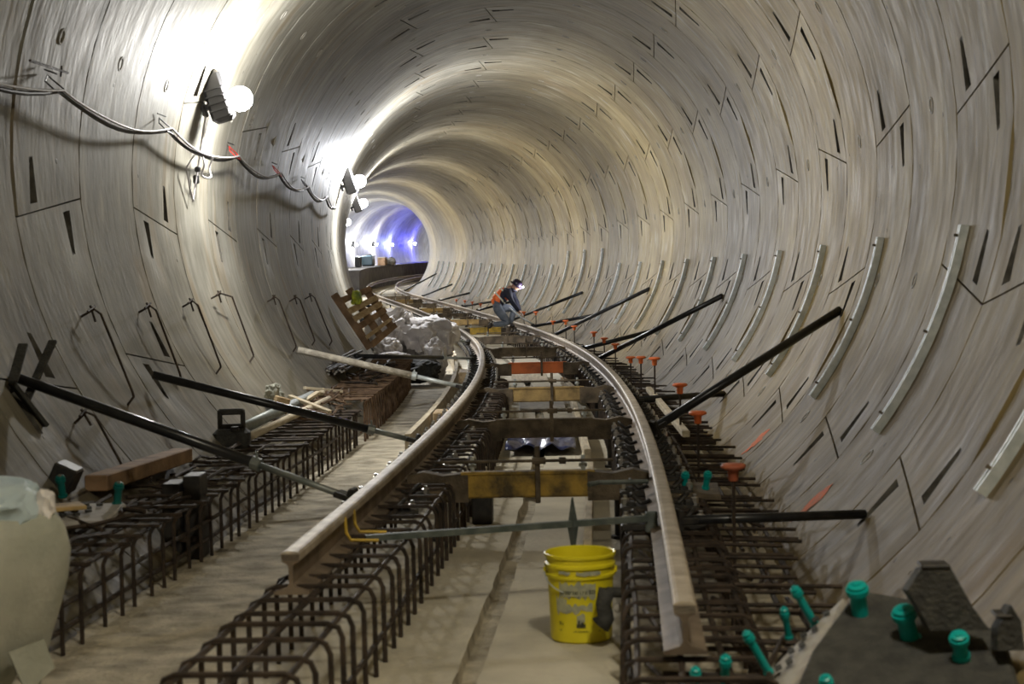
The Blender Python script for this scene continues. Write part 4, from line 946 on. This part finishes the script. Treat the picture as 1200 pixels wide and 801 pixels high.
for c, r in (((-.09, 0, .672), .172), ((.03, 0, .768), .182)):
    M = (Vector((.10, 0, .085))).to_track_quat('Z', 'Y').to_matrix(); mb.lathe([(r, -.018), (r+.004, 0), (r, .018)], c, 24, M)
mb.build('reflective_band', M_refl, wk, True)
skin('boot', [[(ANn, .06), ((-.33, -.16, .08), .055), ((-.36, -.16, .0), .04)]], M_boot, wk, 1)
skin('boot', [[(ANf, .062), ((.17, .16, .03), .055), ((.26, .16, .03), .045)]], M_boot, wk, 1)
# head with face, leaning forward and turned down
hd_ = bpy.data.objects.new('head', bpy.data.meshes.new('head')); C.objects.link(hd_); hd_.parent = wk
import bmesh
bm = bmesh.new(); bmesh.ops.create_uvsphere(bm, u_segments=28, v_segments=20, radius=.1)
for v in bm.verts:
    x, y, z = v.co; y *= .80; z *= 1.18; x *= .98
    if x > 0:
        fx = 1-min(1, (abs(y)/.05)**2)
        if fx > 0: x += .020*fx*math.exp(-((z+.012)/.022)**2)*(1 if abs(y) < .022 else .25)      # nose
        for sy in (-.032, .032): x -= .012*math.exp(-(((y-sy)/.016)**2+((z-.012)/.012)**2))   # eye sockets
        x += .006*math.exp(-((y/.022)**2+((z+.052)/.008)**2))                                  # lips
        if z < -.06: x += .012*math.exp(-((y/.03)**2))
    for sy in (-.08, .08): y += math.copysign(.016, sy)*math.exp(-((x/.016)**2+((z-.0)/.03)**2)) if y*sy > 0 else 0
    v.co = (x, y, z)
bm.to_mesh(hd_.data); bm.free(); hd_.data.materials.append(M_skin)
for pl in hd_.data.polygons: pl.use_smooth = True
Rh = Matrix.Rotation(-.35, 4, 'Z') @ Matrix.Rotation(.62, 4, 'Y'); HM = Matrix.Translation((.27, -.02, .93)) @ Rh; hd_.matrix_local = HM
mb = MB()
for sy in (-.031, .031): mb.lathe([(.001, .010), (.007, .008), (.010, .003), (.010, 0)], (.088, sy, .012), 10, Matrix.Rotation(PI/2, 3, 'Y'))
e_ = mb.build('eyes', mat('eye', (.05, .04, .04), .2), hd_, True)
mb = MB(); mb.lathe([(.150, .028), (.145, .022), (.118, .038), (.116, .07), (.108, .105), (.085, .135), (.045, .152), (.001, .156)], (.0, 0, 0), 28)
h_ = mb.build('hard_hat', M_hat, wk, True); h_.matrix_local = HM; md = h_.modifiers.new('s', 'SOLIDIFY'); md.thickness = .006
mb = MB(); mb.lathe([(.120, .058), (.123, .066), (.120, .074)], (0, 0, 0), 28); mb.build('lamp_strap', M_clip, h_, True)
M_hl = mat('headlamp_lens', (1, 1, 1), .3, emis=(1, .97, 1), est=90)
mb = MB(); mb.box((.125, 0, .068), (.04, .06, .05), None, .008); mb.build('headlamp_housing', M_clip, h_)
mb = MB(); mb.lathe([(.001, .02), (.014, .018), (.020, .008), (.022, 0)], (.145, 0, .068), 14, Matrix.Rotation(PI/2, 3, 'Y')); hl = mb.build('headlamp_lens', M_hl, h_, True)
mb = MB(); mb.tube([(-.04, -.06, -.10), (-.03, .03, -.11), (.05, .06, -.10), (.075, .0, -.085), (.05, -.06, -.10), (-.04, -.06, -.10)], .028, 8); n_ = mb.build('neck_warmer', M_navy, wk, True); n_.matrix_local = HM
l = lamp_light('headlamp_light', (0, 0, 0), 6, (.95, .95, 1), .03); l.parent = wk; l.location = (.44, -.14, .86)
# pry bar in the worker's hands
t = thing('pry_bar', 'long pale bar held by the crouching worker, resting on the rail', 'bar')
mb = MB(); hx = Vector(P(WS, .60, -1.915)); Rz = Matrix.Rotation(heading(WS), 3, 'Z')
mb.tube([hx+Rz @ Vector((.10, -.15, .46)), hx+Rz @ Vector((.38, -.12, .22)), hx+Rz @ Vector((.66, -.14, .06))], .018, 8); mb.build('bar', M_galv, t, True)
